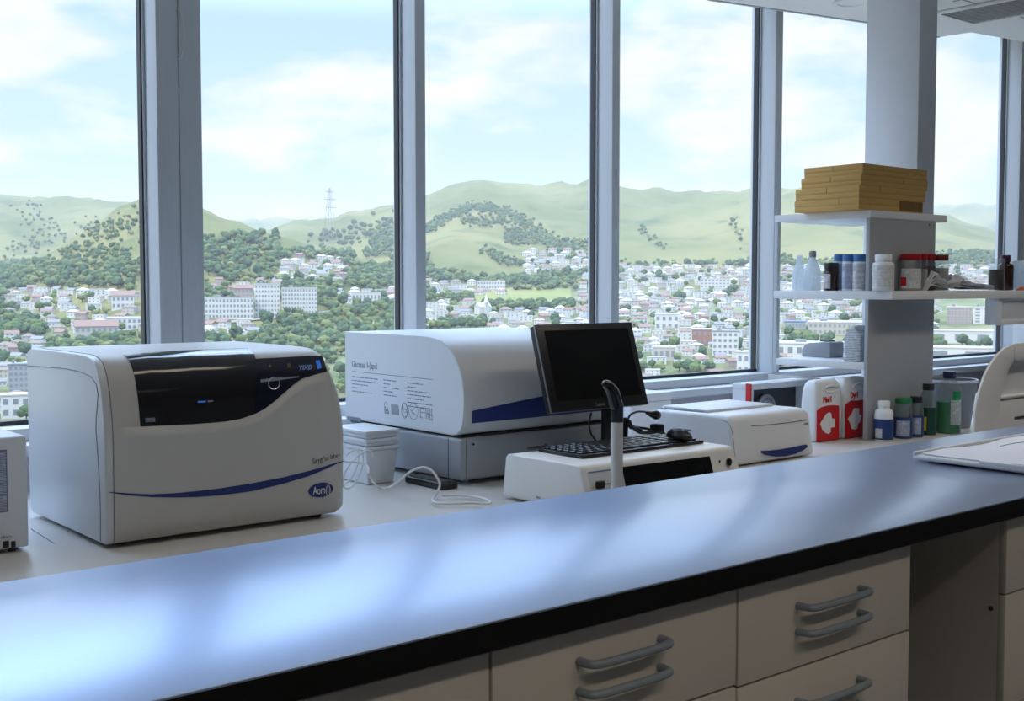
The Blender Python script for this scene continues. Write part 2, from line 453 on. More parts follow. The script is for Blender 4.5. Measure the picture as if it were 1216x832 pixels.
# ceiling air grille and the round downlight beside the column
vc = PZ(1117, 14, ZC)
r = thing('ceiling_vent', 'grey perforated air vent in the ceiling right of the column', 'vent', (vc.x + 0.3, vc.y - 0.3, ZC - 0.02))
vx0, vx1, vy0, vy1 = vc.x - 0.03, vc.x + 0.40, vc.y - 0.86, vc.y + 0.03
mb = MB()
mb.box(vx0, vy0, ZC - 0.016, vx1, vy0 + 0.03, ZC - 0.004).box(vx0, vy1 - 0.03, ZC - 0.016, vx1, vy1, ZC - 0.004)
mb.box(vx0, vy0 + 0.03, ZC - 0.016, vx0 + 0.03, vy1 - 0.03, ZC - 0.004).box(vx1 - 0.03, vy0 + 0.03, ZC - 0.016, vx1, vy1 - 0.03, ZC - 0.004)
mb.build('frame', 'ceiling_white', r)
mb = MB(); mb.box(vx0 + 0.03, vy0 + 0.03, ZC - 0.007, vx1 - 0.03, vy1 - 0.03, ZC - 0.0045)
for k in range(12):
    x = vx0 + 0.05 + k * (vx1 - vx0 - 0.1) / 11
    mb.box(x - 0.004, vy0 + 0.03, ZC - 0.013, x + 0.004, vy1 - 0.03, ZC - 0.006)
for k in range(20):
    y = vy0 + 0.05 + k * (vy1 - vy0 - 0.1) / 19
    mb.box(vx0 + 0.03, y - 0.004, ZC - 0.012, vx1 - 0.03, y + 0.004, ZC - 0.006)
mb.build('grille', 'vent_grey', r)
dl = PZ(1012, 1.5, ZC)
r = thing('ceiling_downlight', 'round white recessed ceiling light left of the column', 'light', (dl.x, dl.y, ZC - 0.02))
mb = MB(); mb.lathe(dl.x, dl.y, [(0.075, ZC - 0.004), (0.10, ZC - 0.004), (0.105, ZC - 0.008), (0.10, ZC - 0.014), (0.078, ZC - 0.012), (0.075, ZC - 0.004)], 32, False, False)
mb.build('trim_ring', 'ceiling_white', r)
MB().lathe(dl.x, dl.y, [(0.0745, ZC - 0.007), (0.0745, ZC - 0.003)], 32).build('diffuser', 'ceiling_white', r)

# unseen ceiling troffers: warm back row assumed, window-side ones added to brighten the fronts
emit_mat('lamp_white', (1.0, 0.93, 0.82), 0.4)
LAMPS = [(-1.4, -0.7, 3.0), (0.6, -0.7, 3.2), (2.6, -0.7, 2.6), (4.8, -0.7, .9), (-1.4, 2.2, .6), (0.3, 2.2, .6), (2.0, 2.2, 0.45), (3.9, 1.9, 1.3), (5.7, 1.9, 1.5)]
for i, (x, y, lw) in enumerate(LAMPS):
    r = thing('ceiling_light', 'unseen long white light fitting in the room ceiling', 'light', (x, y, ZC - 0.05), 'ceiling lights of the room')
    bx('housing', 'ceiling_white', r, x - 0.62, y - 0.17, ZC - 0.045, x + 0.62, y + 0.17, ZC - 0.002, bev=0.006)
    bx('diffuser', 'lamp_white', r, x - 0.59, y - 0.14, ZC - 0.055, x + 0.59, y + 0.14, ZC - 0.0455)
    ld = bpy.data.lights.new('tube_light', 'AREA'); ld.shape = 'RECTANGLE'; ld.size = 1.15; ld.size_y = 0.26
    ld.energy = LAMP_W * lw; ld.spread = 115 * D2R; ld.color = (1.0, 0.885, 0.73)
    lo = bpy.data.objects.new('tube_light', ld); COL.objects.link(lo); lo.parent = r
    lo.location = (0, 0, -0.008)

# ------------------------------------------------------------------ black island bench
BY0, BY1 = 1.352, 2.068
r = thing('island_worktop', 'long glossy black worktop across the foreground reflecting the windows', 'worktop', (1.5, (BY0 + BY1) / 2, ZB - 0.046))
MB().box(-1.6, BY0, ZB - 0.046, 5.2, BY1, ZB, bev=0.004, seg=2).build('top', ['blue_sheen_laminate'], r)
bx('front_edge', 'black_edge', r, -1.6, BY0 - 0.0012, ZB - 0.045, 5.2, BY0 - 0.0002, ZB - 0.0035)
FY = 1.395
def fx(u, v): return PY(u, v, FY).x
xs1, xs2, xs3, xs4 = fx(583, 800), fx(876, 730), fx(1082, 680), fx(1198, 650)
zt = ZB - 0.062
zm = PY(980, 782, FY).z            # seam between the two drawers of the right unit
zm2 = PY(800, 839, FY).z
def cabinet(name, label, x0, x1, splits, hand, grp=None):
    r = thing(name, label, 'drawer unit', ((x0 + x1) / 2, 1.7, 0), grp)
    MB().box(x0 + 0.002, FY + 0.020, 0.08, x1 - 0.002, BY1 - 0.06, ZB - 0.0465).box(x0 + 0.02, FY + 0.07, 0, x1 - 0.02, BY1 - 0.08, 0.08).build('body', 'drawer_cream', r)
    for j in range(len(splits) - 1):
        z1, z0 = splits[j], splits[j + 1]
        d = bx('drawer', 'drawer_cream', r, x0 + 0.003, FY, z0 + 0.0025, x1 - 0.003, FY + 0.019, z1 - 0.0025, bev=0.002)
        for (xa, xb_, zh) in hand(j):
            hb = MB(); s = 0.034
            hb.tube([(xa, FY - 0.0005, zh), (xa + 0.001, FY - s * 0.55, zh), (xa + 0.016, FY - s, zh), ((xa + xb_) / 2, FY - s - 0.003, zh), (xb_ - 0.016, FY - s, zh), (xb_ - 0.001, FY - s * 0.55, zh), (xb_, FY - 0.0005, zh)], 0.0075, 12, 5)
            hb.build('handle', 'handle_grey', d)
    return r
def hpair(u0, u1, vA, vB):
    """two bar handles above each other, ends at columns u0 and u1 of the photograph"""
    a, b = PY(u0, vA + (1 if True else 0), FY - 0.02), PY(u1, vA - 12, FY - 0.02)
    zA = a.z; zB_ = PY(u0, vB, FY - 0.02).z
    return [(a.x, b.x, zA), (a.x, b.x, zB_)]
hm = hpair(697, 793, 787, 824); hr = hpair(957, 1030, 720, 751.5)
gap = hr[0][2] - hr[1][2]
cabinet('drawer_unit', 'cream drawer unit at the left end of the black island worktop', xs1 - 0.58, xs1, [zt, zm2, 0.45, 0.09], lambda j: [])
cabinet('drawer_unit', 'cream drawer unit under the middle of the black worktop, second from left', xs1, xs2, [zt, zm2, 0.45, 0.09],
        lambda j: [(p[0], p[1], p[2] - j * (zt - zm2)) for p in hm] if j == 0 else [(hm[0][0], hm[0][1], 0.56 if j == 1 else 0.3)])
cabinet('drawer_unit', 'cream drawer unit left of the dark knee space under the worktop', xs2, xs3, [zt, zm, zm - (zt - zm), 0.32, 0.09],
        lambda j: [(p[0], p[1], p[2] - j * (zt - zm)) for p in hr] if j < 2 else [(hr[0][0], hr[0][1], 0.25)])
r4 = cabinet('drawer_unit', 'cream drawer unit right of the dark knee space under the worktop', xs4 - 0.012, xs4 + 0.58, [zt, PY(1205, 703, FY).z, 0.42, 0.09], lambda j: [])
p = PY(1194.5, 725, FY + 0.02)
MB().ball((xs4 - 0.0125, FY + 0.035, PY(1195, 725, FY).z), 0.006, 0.4, 1, 1, 10).build('cam_lock', 'lock_dark', r4)
r = thing('knee_space_panel', 'dark grey panel closing the back of the knee space under the black worktop', 'panel', ((xs3 + xs4) / 2, 1.9, 0))
MB().box(xs3 + 0.004, 1.93, 0.0, xs4 - 0.018, 1.95, ZB - 0.0465).build('panel', 'recess_grey', r)
MB().box(xs3 + 0.006, 1.918, 0.0, xs4 - 0.02, 1.9295, 0.09, bev=0.002).build('kick_board', 'recess_grey', r)

# white tray with papers on the black bench
r = thing('document_tray', 'white plastic tray holding papers on the right end of the black worktop', 'tray', (3.35, 1.62, ZB))
tx0, tx1, ty0, ty1 = 3.02, 3.74, 1.415, 1.835
mb = MB(); mb.box(tx0 + 0.03, ty0 + 0.03, ZB + 0.0005, tx1 - 0.03, ty1 - 0.03, ZB + 0.008, bev=0.002)
prof = [(tx0, ty0), (tx1, ty0), (tx1, ty1), (tx0, ty1)]
mb.box(tx0, ty0, ZB + 0.006, tx1, ty1, ZB + 0.020, bev=0.006, seg=3)
mb.box(tx0, ty1 - 0.012, ZB + 0.014, tx1, ty1, ZB + 0.030, bev=0.005, seg=3)
mb.box(tx0, ty0, ZB + 0.014, tx0 + 0.010, ty1 - 0.2, ZB + 0.026, bev=0.004, seg=2)
mb.build('tray', 'tub_white', r)
mb = MB(); random.seed(3)
rows = []
for i in range(13):
    row = []
    for k in range(15):
        x = tx0 + 0.014 + (tx1 - tx0 - 0.03) * i / 12; y = ty0 + 0.008 + (ty1 - ty0 - 0.03) * k / 14
        z = ZB + 0.0245 + 0.004 * math.sin(i * 0.8 + k * 0.5) * (0.4 + i / 12) + 0.004 * noise.noise(Vector((x * 9, y * 9, 1)))
        row.append((x, y, z))
    rows.append(row)
mb.grid(rows)
ex = bmesh.ops.extrude_face_region(mb.bm, geom=list(mb.bm.faces))
bmesh.ops.translate(mb.bm, vec=(0, 0, -0.0035), verts=[g for g in ex['geom'] if isinstance(g, bmesh.types.BMVert)])
mb.build('paper_sheets', 'paper_white', r, recalc=True)
mb = MB()
for (xa, ya, xb_, yb_) in ((3.25, 1.55, 3.42, 1.62), (3.30, 1.72, 3.5, 1.70), (3.46, 1.60, 3.62, 1.66)):
    mb.tube([(xa, ya, ZB + 0.0315), ((xa + xb_) / 2, (ya + yb_) / 2 + 0.012, ZB + 0.0325), (xb_, yb_, ZB + 0.0315)], 0.0011, 5, 4)
mb.build('pen_strokes', 'ink_grey', r)

# ------------------------------------------------------------------ desk along the windows
r = thing('lab_bench', 'long pale laboratory bench under the windows carrying the instruments', 'bench', (2.5, 3.4, 0))
MB().prism([(-2.4, 2.60), (7.6, 2.60), (7.6, 4.285), (c1 + 0.004, 4.285), (c1 + 0.004, cy0 - 0.004), (c0 - 0.004, cy0 - 0.004), (c0 - 0.004, 4.285), (-2.4, 4.285)], 2, ZD - 0.035, ZD, bev=0.004).build('worktop', 'bench_white', r)
for x in (-2.2, 0.2, 2.6, 5.0, 7.3):
    MB().box(x - 0.02, 2.72, 0, x + 0.02, 4.26, ZD - 0.0355, bev=0.002).build('support_panel', 'drawer_cream', r)
MB().box(-2.1, 4.2, 0.1, 5.3, 4.22, ZD - 0.036).build('back_panel', 'drawer_cream', r)
bl = MB(); a_, b_ = PZ(37, 628, ZD), PZ(64, 645, ZD)
bl.tube([(a_.x, a_.y, ZD + 0.0008), (b_.x, b_.y, ZD + 0.0008)], 0.0012, 6); bl.build('joint_line', 'ink_grey', r)
# ------------------------------------------------------------------ the large instrument on the left
AX0, AX1 = 1.196, 1.984
r = thing('bench_analyser', 'large beige box instrument with a black curved window and a blue oval badge', 'lab instrument', ((AX0 + AX1) / 2, 3.5, ZD))
FA = [(3.206, 0.734), (3.193, 0.752), (3.189, 0.87), (3.187, 1.0), (3.193, 1.08), (3.206, 1.15), (3.222, 1.195), (3.243, 1.226), (3.272, 1.246), (3.31, 1.2545), (3.35, 1.257), (3.50, 1.258)]
def smooth_line(pts, k=5):
    P = [Vector((0, p[0], p[1])) for p in pts]; q = []
    for i in range(len(P) - 1):
        p0, p1, p2, p3 = P[max(0, i - 1)], P[i], P[i + 1], P[min(len(P) - 1, i + 2)]
        for j in range(k):
            t = j / k
            q.append(0.5 * ((2 * p1) + (p2 - p0) * t + (2 * p0 - 5 * p1 + 4 * p2 - p3) * t * t + (3 * p1 - p0 - 3 * p2 + p3) * t ** 3))
    q.append(P[-1]); return q
FP = smooth_line(FA)
FS = [0.0]
for i in range(1, len(FP)): FS.append(FS[-1] + (FP[i] - FP[i - 1]).length)
FN = []
for i in range(len(FP)):
    d = (FP[min(i + 1, len(FP) - 1)] - FP[max(0, i - 1)]).normalized(); FN.append(Vector((0, -d.z, d.y)))
def fA(x, s, off=0.0):
    s = max(0, min(FS[-1] - 1e-6, s)); i = max(k for k in range(len(FS)) if FS[k] <= s); i = min(i, len(FS) - 2)
    t = (s - FS[i]) / (FS[i + 1] - FS[i]); p = FP[i].lerp(FP[i + 1], t) + FN[i].lerp(FN[i + 1], t) * off
    return Vector((x, p.y, p.z))
def s_of(u, v):
    """where the line of sight through this photograph pixel meets the front of the instrument: (x, s)"""
    d = ray(u, v); best = None
    for i in range(len(FP) - 1):
        a, b = FP[i], FP[i + 1]
        # plane through the two profile points, parallel to x
        n = Vector((0, -(b.z - a.z), b.y - a.y)); den = d.dot(n)
        if abs(den) < 1e-9: continue
        t = (Vector((0, a.y, a.z)) - CAM).dot(n) / den; h = CAM + d * t
        w = ((h.y - a.y) * (b.y - a.y) + (h.z - a.z) * (b.z - a.z)) / ((b - a).length ** 2)
        if -0.02 <= w <= 1.02: return (h.x, FS[i] + w * (FS[i + 1] - FS[i]))
    h = PZ(u, v, 1.2575); return (h.x, FS[-1] + (h.y - FP[-1].y))
def loop(ins, x):
    q = []
    for i, p in enumerate(FP[::2] + [FP[-1]]):
        q.append(Vector((x, p.y + ins * (1 if p.y < 3.3 else 0.0) + ins * 0.0, p.z - ins * max(0, min(1, (p.z - 1.1) / 0.12)) + ins * 0.5 * (1 if p.z < 0.76 else 0))))
    q += [Vector((x, 3.80, 1.258 - ins)), Vector((x, 3.835 - ins, 1.245 - ins)), Vector((x, 3.84 - ins, 1.22 - ins)), Vector((x, 3.84 - ins, 0.76)), Vector((x, 3.82 - ins, 0.734 + ins * 0.5))]
    return q
mb = MB(); sts = [(AX0 + 0.0265, 0.0), (AX0 + 0.2, 0), (AX0 + 0.5, 0), (AX1 - 0.075, 0), (AX1 - 0.05, 0.003), (AX1 - 0.028, 0.010), (AX1 - 0.012, 0.021), (AX1 - 0.003, 0.036), (AX1, 0.052)]
LL = [[mb.bm.verts.new(p) for p in loop(i_, x_)] for x_, i_ in sts]
for i in range(len(LL) - 1):
    n = len(LL[0])
    for k in range(n): mb.bm.faces.new([LL[i][k], LL[i][(k + 1) % n], LL[i + 1][(k + 1) % n], LL[i + 1][k]])
mb.bm.faces.new(LL[0]); mb.bm.faces.new(LL[-1][::-1])
mb.build('housing', 'beige_shell', r, recalc=True, smooth=40)
# side cover with a thin joint behind the front shell
mb = MB(); pf = [(p.y, p.z) for p in loop(0.0, 0)]
mb.prism([(y + (0.001 if y < 3.3 else 0), z - (0.001 if z > 1.24 else 0)) for y, z in pf], 0, AX0 + 0.002, AX0 + 0.0262, bev=0.005, seg=3, angle=50)
mb.build('side_cover', 'side_shell', r, smooth=40)
sj = [(119.5, 646), (118.8, 589), (114, 510), (108, 447), (31.5, 434)]
q = [PX(u, v, AX0 + 0.0015) for u, v in sj]; q[0].z = max(q[0].z, 0.738)
mb = MB(); mb.tube([(AX0 + 0.0018, p.y, p.z) for p in q], 0.0016, 6, 5); mb.build('cover_joint', 'ink_grey', r)
for (x, y) in ((AX0 + 0.07, 3.27), (AX1 - 0.09, 3.26), (AX0 + 0.07, 3.76), (AX1 - 0.09, 3.76)):
    MB().lathe(x, y, [(0.022, ZD + 0.0005), (0.024, ZD + 0.004), (0.02, 0.7345)], 16).build('foot', 'black_plastic', r)
# lower front shell: stands proud and rises in a wave along the window
crv = [(120, 508), (145, 507.5), (166.5, 506.5), (190, 505.5), (228.7, 503.5), (268, 500.5), (293, 495.5), (312.6, 486.5), (327, 475.5), (342, 462.5), (359.5, 449.5), (376.7, 444.5), (392, 441.2), (402, 440)]
cx = [s_of(u, v) for u, v in crv]
def s_crv(x):
    if x <= cx[0][0]: return cx[0][1]
    for i in range(len(cx) - 1):
        if x <= cx[i + 1][0]:
            t = (x - cx[i][0]) / (cx[i + 1][0] - cx[i][0]); return cx[i][1] + t * (cx[i + 1][1] - cx[i][1])
    return cx[-1][1]
def s_crv_s(x): return (s_crv(x - 0.02) + 2 * s_crv(x) + s_crv(x + 0.02)) / 4
def wA(x):
    a = min(1, max(0, (x - AX0 - 0.026) / 0.07)); b = min(1, max(0, (AX1 - 0.045 - x) / 0.06)); t = min(a, b); return t * t * (3 - 2 * t)
rows = []
for i in range(49):
    x = AX0 + 0.0265 + (AX1 - 0.045 - AX0 - 0.0265) * i / 48; sc = s_crv_s(x); w = wA(x); row = []
    for sa, of in [(0.004, 0.0), (0.02, 0.006 * w)] + [(0.02 + (sc - 0.034 - 0.02) * t / 8, (0.0062 + 0.004 * t / 8) * w) for t in range(1, 9)] + [(sc - 0.028, 0.0115 * w), (sc - 0.02, 0.0108 * w), (sc - 0.003, 0.0022 * w), (sc, 0.0004)]:
        row.append(fA(x, sa, of + 0.0003))
    rows.append(row)
mb = MB(); mb.grid(rows); mb.build('front_cover', 'beige_shell', r, recalc=True, smooth=50)
INS = [(AX0 + 0.0265, 0.0), (AX1 - 0.075, 0), (AX1 - 0.05, 0.003), (AX1 - 0.028, 0.010), (AX1 - 0.012, 0.021), (AX1 - 0.003, 0.036), (AX1, 0.052)]
def shell_off(x, s):
    sc = s_crv_s(x); w = wA(x) if x < AX1 - 0.045 else 0
    c = (0.0062 + 0.004 * min(1, max(0, (s - 0.02) / (sc - 0.054)))) * w + 0.0003
    i_ = 0
    for k in range(len(INS) - 1):
        if INS[k][0] <= x <= INS[k + 1][0]: i_ = INS[k][1] + (INS[k + 1][1] - INS[k][1]) * (x - INS[k][0]) / (INS[k + 1][0] - INS[k][0])
    return max(c, -i_)
def patch(name, m, bot, top, n=14, off=0.0022, edge=0.0):
    B = [s_of(*p) for p in bot]; T = [s_of(*p) for p in top]; rows = []
    for (xb, sb), (xt, st_) in zip(B, T): rows.append([fA(xb + (xt - xb) * k / n, sb + (st_ - sb) * k / n, off) for k in range(n + 1)])
    mb = MB(); mb.grid(rows)
    ex = bmesh.ops.extrude_face_region(mb.bm, geom=list(mb.bm.faces))
    vs = [g for g in ex['geom'] if isinstance(g, bmesh.types.BMVert)]
    bmesh.ops.translate(mb.bm, vec=(0, 0.002, -0.001), verts=vs)
    return mb.build(name, m, r, recalc=True, smooth=40)
win = patch('window', 'gloss_black', [(166.5, 506), (183, 505.2), (200, 504.5), (228.7, 503), (250, 501.5), (268, 500), (285, 497), (301, 491.7)],
      [(146.5, 422), (170, 420), (190, 418.4), (216, 416.6), (240, 415.6), (260, 414.9), (277, 414.2), (294, 413.8)], 20)
pan = patch('control_panel', 'panel_navy', [(301.3, 491.5), (312.6, 486), (320, 480.6), (327, 475), (334.5, 468.4), (342, 462), (350, 455), (359.5, 449), (376.7, 444), (392, 440.7)],
      [(303, 426.4), (311, 426), (319, 425.6), (328, 425.1), (336, 424.7), (345, 424.2), (353, 423.8), (362, 423.3), (374, 422.6), (388.5, 422)], 12, 0.0026)
def apt(u, v, off):
    x, s = s_of(u, v); return fA(x, s, off)
def quad_on(name, m, pix, off, par):
    mb = MB(); mb.slab([apt(u, v, off) for u, v in pix], (0, 0.0006, 0)); o = mb.build(name, m, r, smooth=0)
    o.parent = par; return o
# ring-shaped knob and the lit signs of the panel
ctr, e1, e2 = apt(324.8, 455.3, 0.0035), apt(331.3, 455, 0.0035), apt(324.8, 448.5, 0.0035)
mb = MB(); pts = [ctr + (e1 - ctr) * math.cos(a) + (e2 - ctr) * math.sin(a) for a in [2 * PI * k / 28 for k in range(29)]]
mb.tube(pts, 0.0018, 6); mb.build('ring_button', 'chrome', r).parent = pan
quad_on('display_icon', 'glow_blue', [(377, 428.5), (383, 427.8), (384.5, 436.8), (379, 438.5)], 0.0034, pan)
pt = apt(354.2, 439.6, 0.0036); sl = math.atan2(apt(372, 437, 0).z - pt.z, apt(372, 437, 0).x - pt.x)
t_ = text('display_text', 'YIXD', 0.022, pt, (PI / 2 + 0.35, 0, 0), 'glow_pale', r); t_.parent = pan
quad_on('display_lamp', 'amber_dim', [(318.5, 433.5), (321.5, 433.3), (322, 436.5), (319, 436.8)], 0.0034, pan)
quad_on('display_lamp', 'amber_dim', [(341, 432.3), (344.5, 432), (345, 437), (341.5, 437.3)], 0.0034, pan)
quad_on('trim_line', 'handle_grey', [(309, 450.8), (331, 448.2), (355, 446.7), (355.2, 448.1), (332, 451.5), (309.2, 454)], 0.0031, pan)
quad_on('status_light', 'glow_blue', [(234.2, 476.2), (243.6, 475.7), (243.8, 477.6), (234.4, 478.1)], 0.003, win)
quad_on('status_mark', 'handle_grey', [(246, 475.6), (252.6, 475.2), (252.8, 477), (246.2, 477.4)], 0.003, win)
quad_on('badge_plate', 'handle_grey', [(172, 496.5), (183.6, 495.8), (184, 500.6), (172.3, 501.2)], 0.003, win)
t_ = text('badge_text', 'Oclan', 0.010, apt(172.6, 500.3, 0.0042), FRONT, 'gasket_black', r); t_.parent = win
# blue sweep, model lettering and the oval badge
def band(name, m, top, bot, off):
    rows = []
    for (ut, vt), (ub, vb) in zip(top, bot):
        a, b = s_of(ut, vt), s_of(ub, vb); x = (a[0] + b[0]) / 2; o_ = shell_off(x, (a[1] + b[1]) / 2) + off
        rows.append([fA(x, b[1], o_), fA(x, (a[1] + b[1]) / 2, o_), fA(x, a[1], o_)])
    mb = MB(); mb.grid(rows); return mb.build(name, m, r, recalc=True)
tp = [(131, 583.8), (150, 585.0), (179, 586.0), (205, 584.8), (231, 582.4), (261, 578.8), (298, 573), (335, 565.8), (365, 558.4), (391, 551), (410, 546)]
bt = [(131, 584.8), (150, 587.2), (179, 589.3), (205, 589.8), (231, 589.3), (261, 587.2), (298, 582.4), (335, 573.6), (365, 564.6), (391, 554), (410, 547.2)]
tp[-1] = (408, 546.6); bt[-1] = (408, 547.4); tp.insert(0, (128.5, 583.7)); bt.insert(0, (128.5, 584.5))
def dens(L, n=5):
    q = []
    for i in range(len(L) - 1):
        for k in range(n): q.append((L[i][0] + (L[i + 1][0] - L[i][0]) * k / n, L[i][1] + (L[i + 1][1] - L[i][1]) * k / n))
    return q + [L[-1]]
tp, bt = dens(tp), dens(bt)
band('blue_sweep', 'navy', tp, bt, 0.0014)
c_ = apt(379.3, 581, 0)
ec, ea, eb = c_ + Vector((0, -0.0105, 0)), 0.0435, 0.0225
mb = MB(); mb.slab([ec + Vector((ea * math.cos(a), 0, eb * math.sin(a))) for a in [2 * PI * k / 40 for k in range(40)]], (0, 0.006, 0))
bd = mb.build('oval_badge', 'navy', r, smooth=0)
t_ = text('badge_text', 'Aom(l)', 0.036, ec + Vector((-0.029, -0.0004, -0.012)), FRONT, 'text_white', r, sx=0.62); t_.parent = bd
p_ = apt(368.5, 551.5, 0.0118)
t_ = text('model_name', "Sirygr'sn Irbey", 0.0235, (0, 0, 0), FRONT, 'ink_dark', r, sx=0.74)
o_ = Vector(r['_org']); t_.data.transform(Matrix.Translation(o_)); t_.data.transform(Matrix.Translation(Vector((p_.x, p_.y - 0.0025, p_.z + 0.004)) - o_) @ Matrix.Rotation(-0.12, 4, 'Y'))

def lean_in(o):
    for ch in o.children:
        if ch.type == 'MESH':
            for v in ch.data.vertices:
                x, z = v.co.x + r['_org'][0], v.co.z + r['_org'][2]
                k = max(0, (x - AX0) / (AX1 - AX0)) ** 14; q = max(0, min(1, (z - 0.95) / 0.30))
                v.co.x -= 0.055 * k * q * q
        lean_in(ch)
lean_in(r)

# ------------------------------------------------------------------ white box at the left edge
r = thing('power_supply_box', 'small white box at the far left with two black sockets', 'lab instrument', (0.8, 3.5, ZD))
gx1 = 1.035
MB().box(0.55, 3.33, ZD + 0.012, gx1, 3.68, 1.04, bev=0.007, seg=3).build('housing', 'shell_blue_white', r)
for (x, y) in ((0.58, 3.36), (1.0, 3.36), (0.58, 3.65), (1.0, 3.65)): MB().lathe(x, y, [(0.014, ZD + 0.0005), (0.012, ZD + 0.0125)], 12).build('foot', 'black_plastic', r)
def g(u, v): return PY(u, v, 3.3295)
la, lb = g(6.5, 535), g(6.5, 606)
bx('label', 'label_blue_print', r, 0.72, 3.329, lb.z, la.x, 3.3298, la.z)
mb = MB(); z0, z1 = lb.z, la.z; xa = la.x
for bxs in ((0.715, z0 - 0.004, xa + 0.003, z0), (0.715, z1, xa + 0.003, z1 + 0.003), (xa, z0, xa + 0.003, z1)): mb.box(bxs[0], 3.3286, bxs[1], bxs[2], 3.3298, bxs[3])
mb.build('label_frame', 'ink_grey', r)
for (u0, u1) in ((3, 10.8), (13, 18.6)):
    a, b = g(u0, 642.5), g(u1, 649.5); bx('socket', 'gasket_black', r, a.x, 3.3275, b.z, b.x, 3.3299, a.z, bev=0.001)
t_ = text('socket_text', 'nlmrv', 0.012, g(1, 639.5) + Vector((0, -0.0005, 0)), FRONT, 'ink_grey', r)

# ------------------------------------------------------------------ rounded white instrument in the middle
BX0, BX1 = 2.582, 3.40
r = thing('imaging_instrument', 'wide white instrument with a rounded front, blue stripe and grey base behind the monitor', 'lab instrument', ((BX0 + BX1) / 2, 3.8, ZD))
prof = [(4.18, 1.264), (3.66, 1.264), (3.595, 1.2625), (3.54, 1.256), (3.50, 1.246), (3.463, 1.229), (3.425, 1.198), (3.395, 1.157), (3.376, 1.11), (3.368, 1.06), (3.3675, 1.01), (3.371, 0.965), (3.379, 0.94), (3.392, 0.921), (3.412, 0.908), (3.44, 0.9035), (4.18, 0.9035)]
MB().prism(prof, 0, BX0, BX1, bev=0.004, seg=2, angle=60).build('upper_housing', 'silver_shell', r, smooth=25)
MB().prism([(y + (0.004 if y < 3.6 else -0.004), z + (0.004 if z < 1.1 else -0.004)) for y, z in prof], 0, BX0 - 0.0012, BX0 - 0.0001).build('side_plate', 'shell_blue_white', r, smooth=0)
def qb(y): return y
MB().box(BX0 + 0.004, 3.392, 0.738, BX1 - 0.004, 4.17, 0.897, bev=0.016, seg=4).build('base', 'base_grey', r)
MB().box(BX0 + 0.01, 3.402, 0.8965, BX1 - 0.01, 4.165, 0.904).build('gap', 'gasket_black', r)
MB().box(BX0 - 0.003, 4.06, 0.8975, BX0 + 0.02, 4.165, 0.915, bev=0.003).build('hinge_block', 'handle_grey', r)
jx = PY(554, 540, 3.391).x
MB().box(jx - 0.001, 3.3912, 0.745, jx + 0.001, 3.3925, 0.892).build('base_joint', 'gasket_black', r)
jy = PX(532, 540, BX0 + 0.003).y
MB().box(BX0 + 0.0030, jy - 0.001, 0.745, BX0 + 0.0042, jy + 0.001, 0.892).build('base_joint', 'gasket_black', r)
lk = PY(561.5, 527, 3.391)
o = MB().prism([(lk.x + 0.0095 * math.cos(a), lk.z + 0.0095 * math.sin(a)) for a in [2 * PI * k / 20 for k in range(20)]], 1, 3.386, 3.3925).build('lock', 'chrome', r)
MB().prism([(lk.x + 0.006 * math.cos(a), lk.z + 0.006 * math.sin(a)) for a in [2 * PI * k / 16 for k in range(16)]], 1, 3.3852, 3.3862).build('keyhole', 'gasket_black', o)
for (x, y) in ((BX0 + 0.05, 3.43), (BX1 - 0.05, 3.43), (BX0 + 0.05, 4.12), (BX1 - 0.05, 4.12)):
    MB().lathe(x, y, [(0.026, ZD + 0.0005), (0.026, ZD + 0.007), (0.014, ZD + 0.009), (0.014, 0.7385)], 16).build('foot', 'handle_grey', r)
# blue wedge on the rounded front
def yB(z):
    q = sorted([(p[1], p[0]) for p in prof[5:14]])
    for i in range(len(q) - 1):
        if q[i][0] <= z <= q[i + 1][0]: return q[i][1] + (q[i + 1][1] - q[i][1]) * (z - q[i][0]) / (q[i + 1][0] - q[i][0])
    return 3.3675
rows = []
for i in range(9):
    t = i / 8; x = BX0 + 0.036 + (BX1 - 0.05 - BX0 - 0.036) * t
    zt_, zb_ = 0.998 + 0.072 * t, 0.951 + 0.002 * t
    rows.append([(x, yB(zb_ + (zt_ - zb_) * k / 8) - 0.0012, zb_ + (zt_ - zb_) * k / 8) for k in range(9)])
MB().grid(rows).build('blue_stripe', 'navy', r, recalc=True)
# printing on the side: heading, rule, three blocks of lines, a row of pictograms
sx_ = BX0 - 0.0016
def sp(u, v): return PX(410 + u / 10.133, 425 + v / 10.133, sx_)
text('side_heading', 'Gaccuul l-(apd', 0.0365, sp(78, 104), SIDE, 'ink_grey', r, sx=0.88)
mb = MB()
a, b = sp(78, 158), sp(1055, 258); zr = 1.0 * a.z
mb.box(sx_, b.y, a.z - 0.0011, sx_ + 0.0006, a.y, a.z + 0.0011)
mb.build('side_rule', 'ink_grey', r)
random.seed(5)
for (u0, v0, widths) in ((80, 222, (310, 310, 190, 60, 240)), (460, 262, (150, 80, 195, 110, 150)), (745, 298, (190, 120, 275, 285, 200, 300, 290))):
    mb = MB(); p0 = sp(u0, v0)
    for k, w_ in enumerate(widths):
        y1 = p0.y; y0 = sp(u0 + w_, v0).y; z = p0.z - k * 0.0148
        yy = y1
        while yy > y0 + 0.004:
            L = random.uniform(0.010, 0.034); mb.box(sx_ + 0.0002, max(y0, yy - L), z - 0.0018, sx_ + 0.0006, yy, z + 0.0018); yy -= L + 0.004
    mb.build('side_print', 'ink_grey', r)
mb = MB()
def icon(u, v): p = sp(u, v); return p.y, p.z
def ring(u, v, ry, rz, th=0.0016):
    y, z = icon(u, v)
    mb.tube([(sx_ + 0.0002, y + ry * math.cos(a), z + rz * math.sin(a)) for a in [2 * PI * k / 18 for k in range(19)]], th * 0.6, 5)
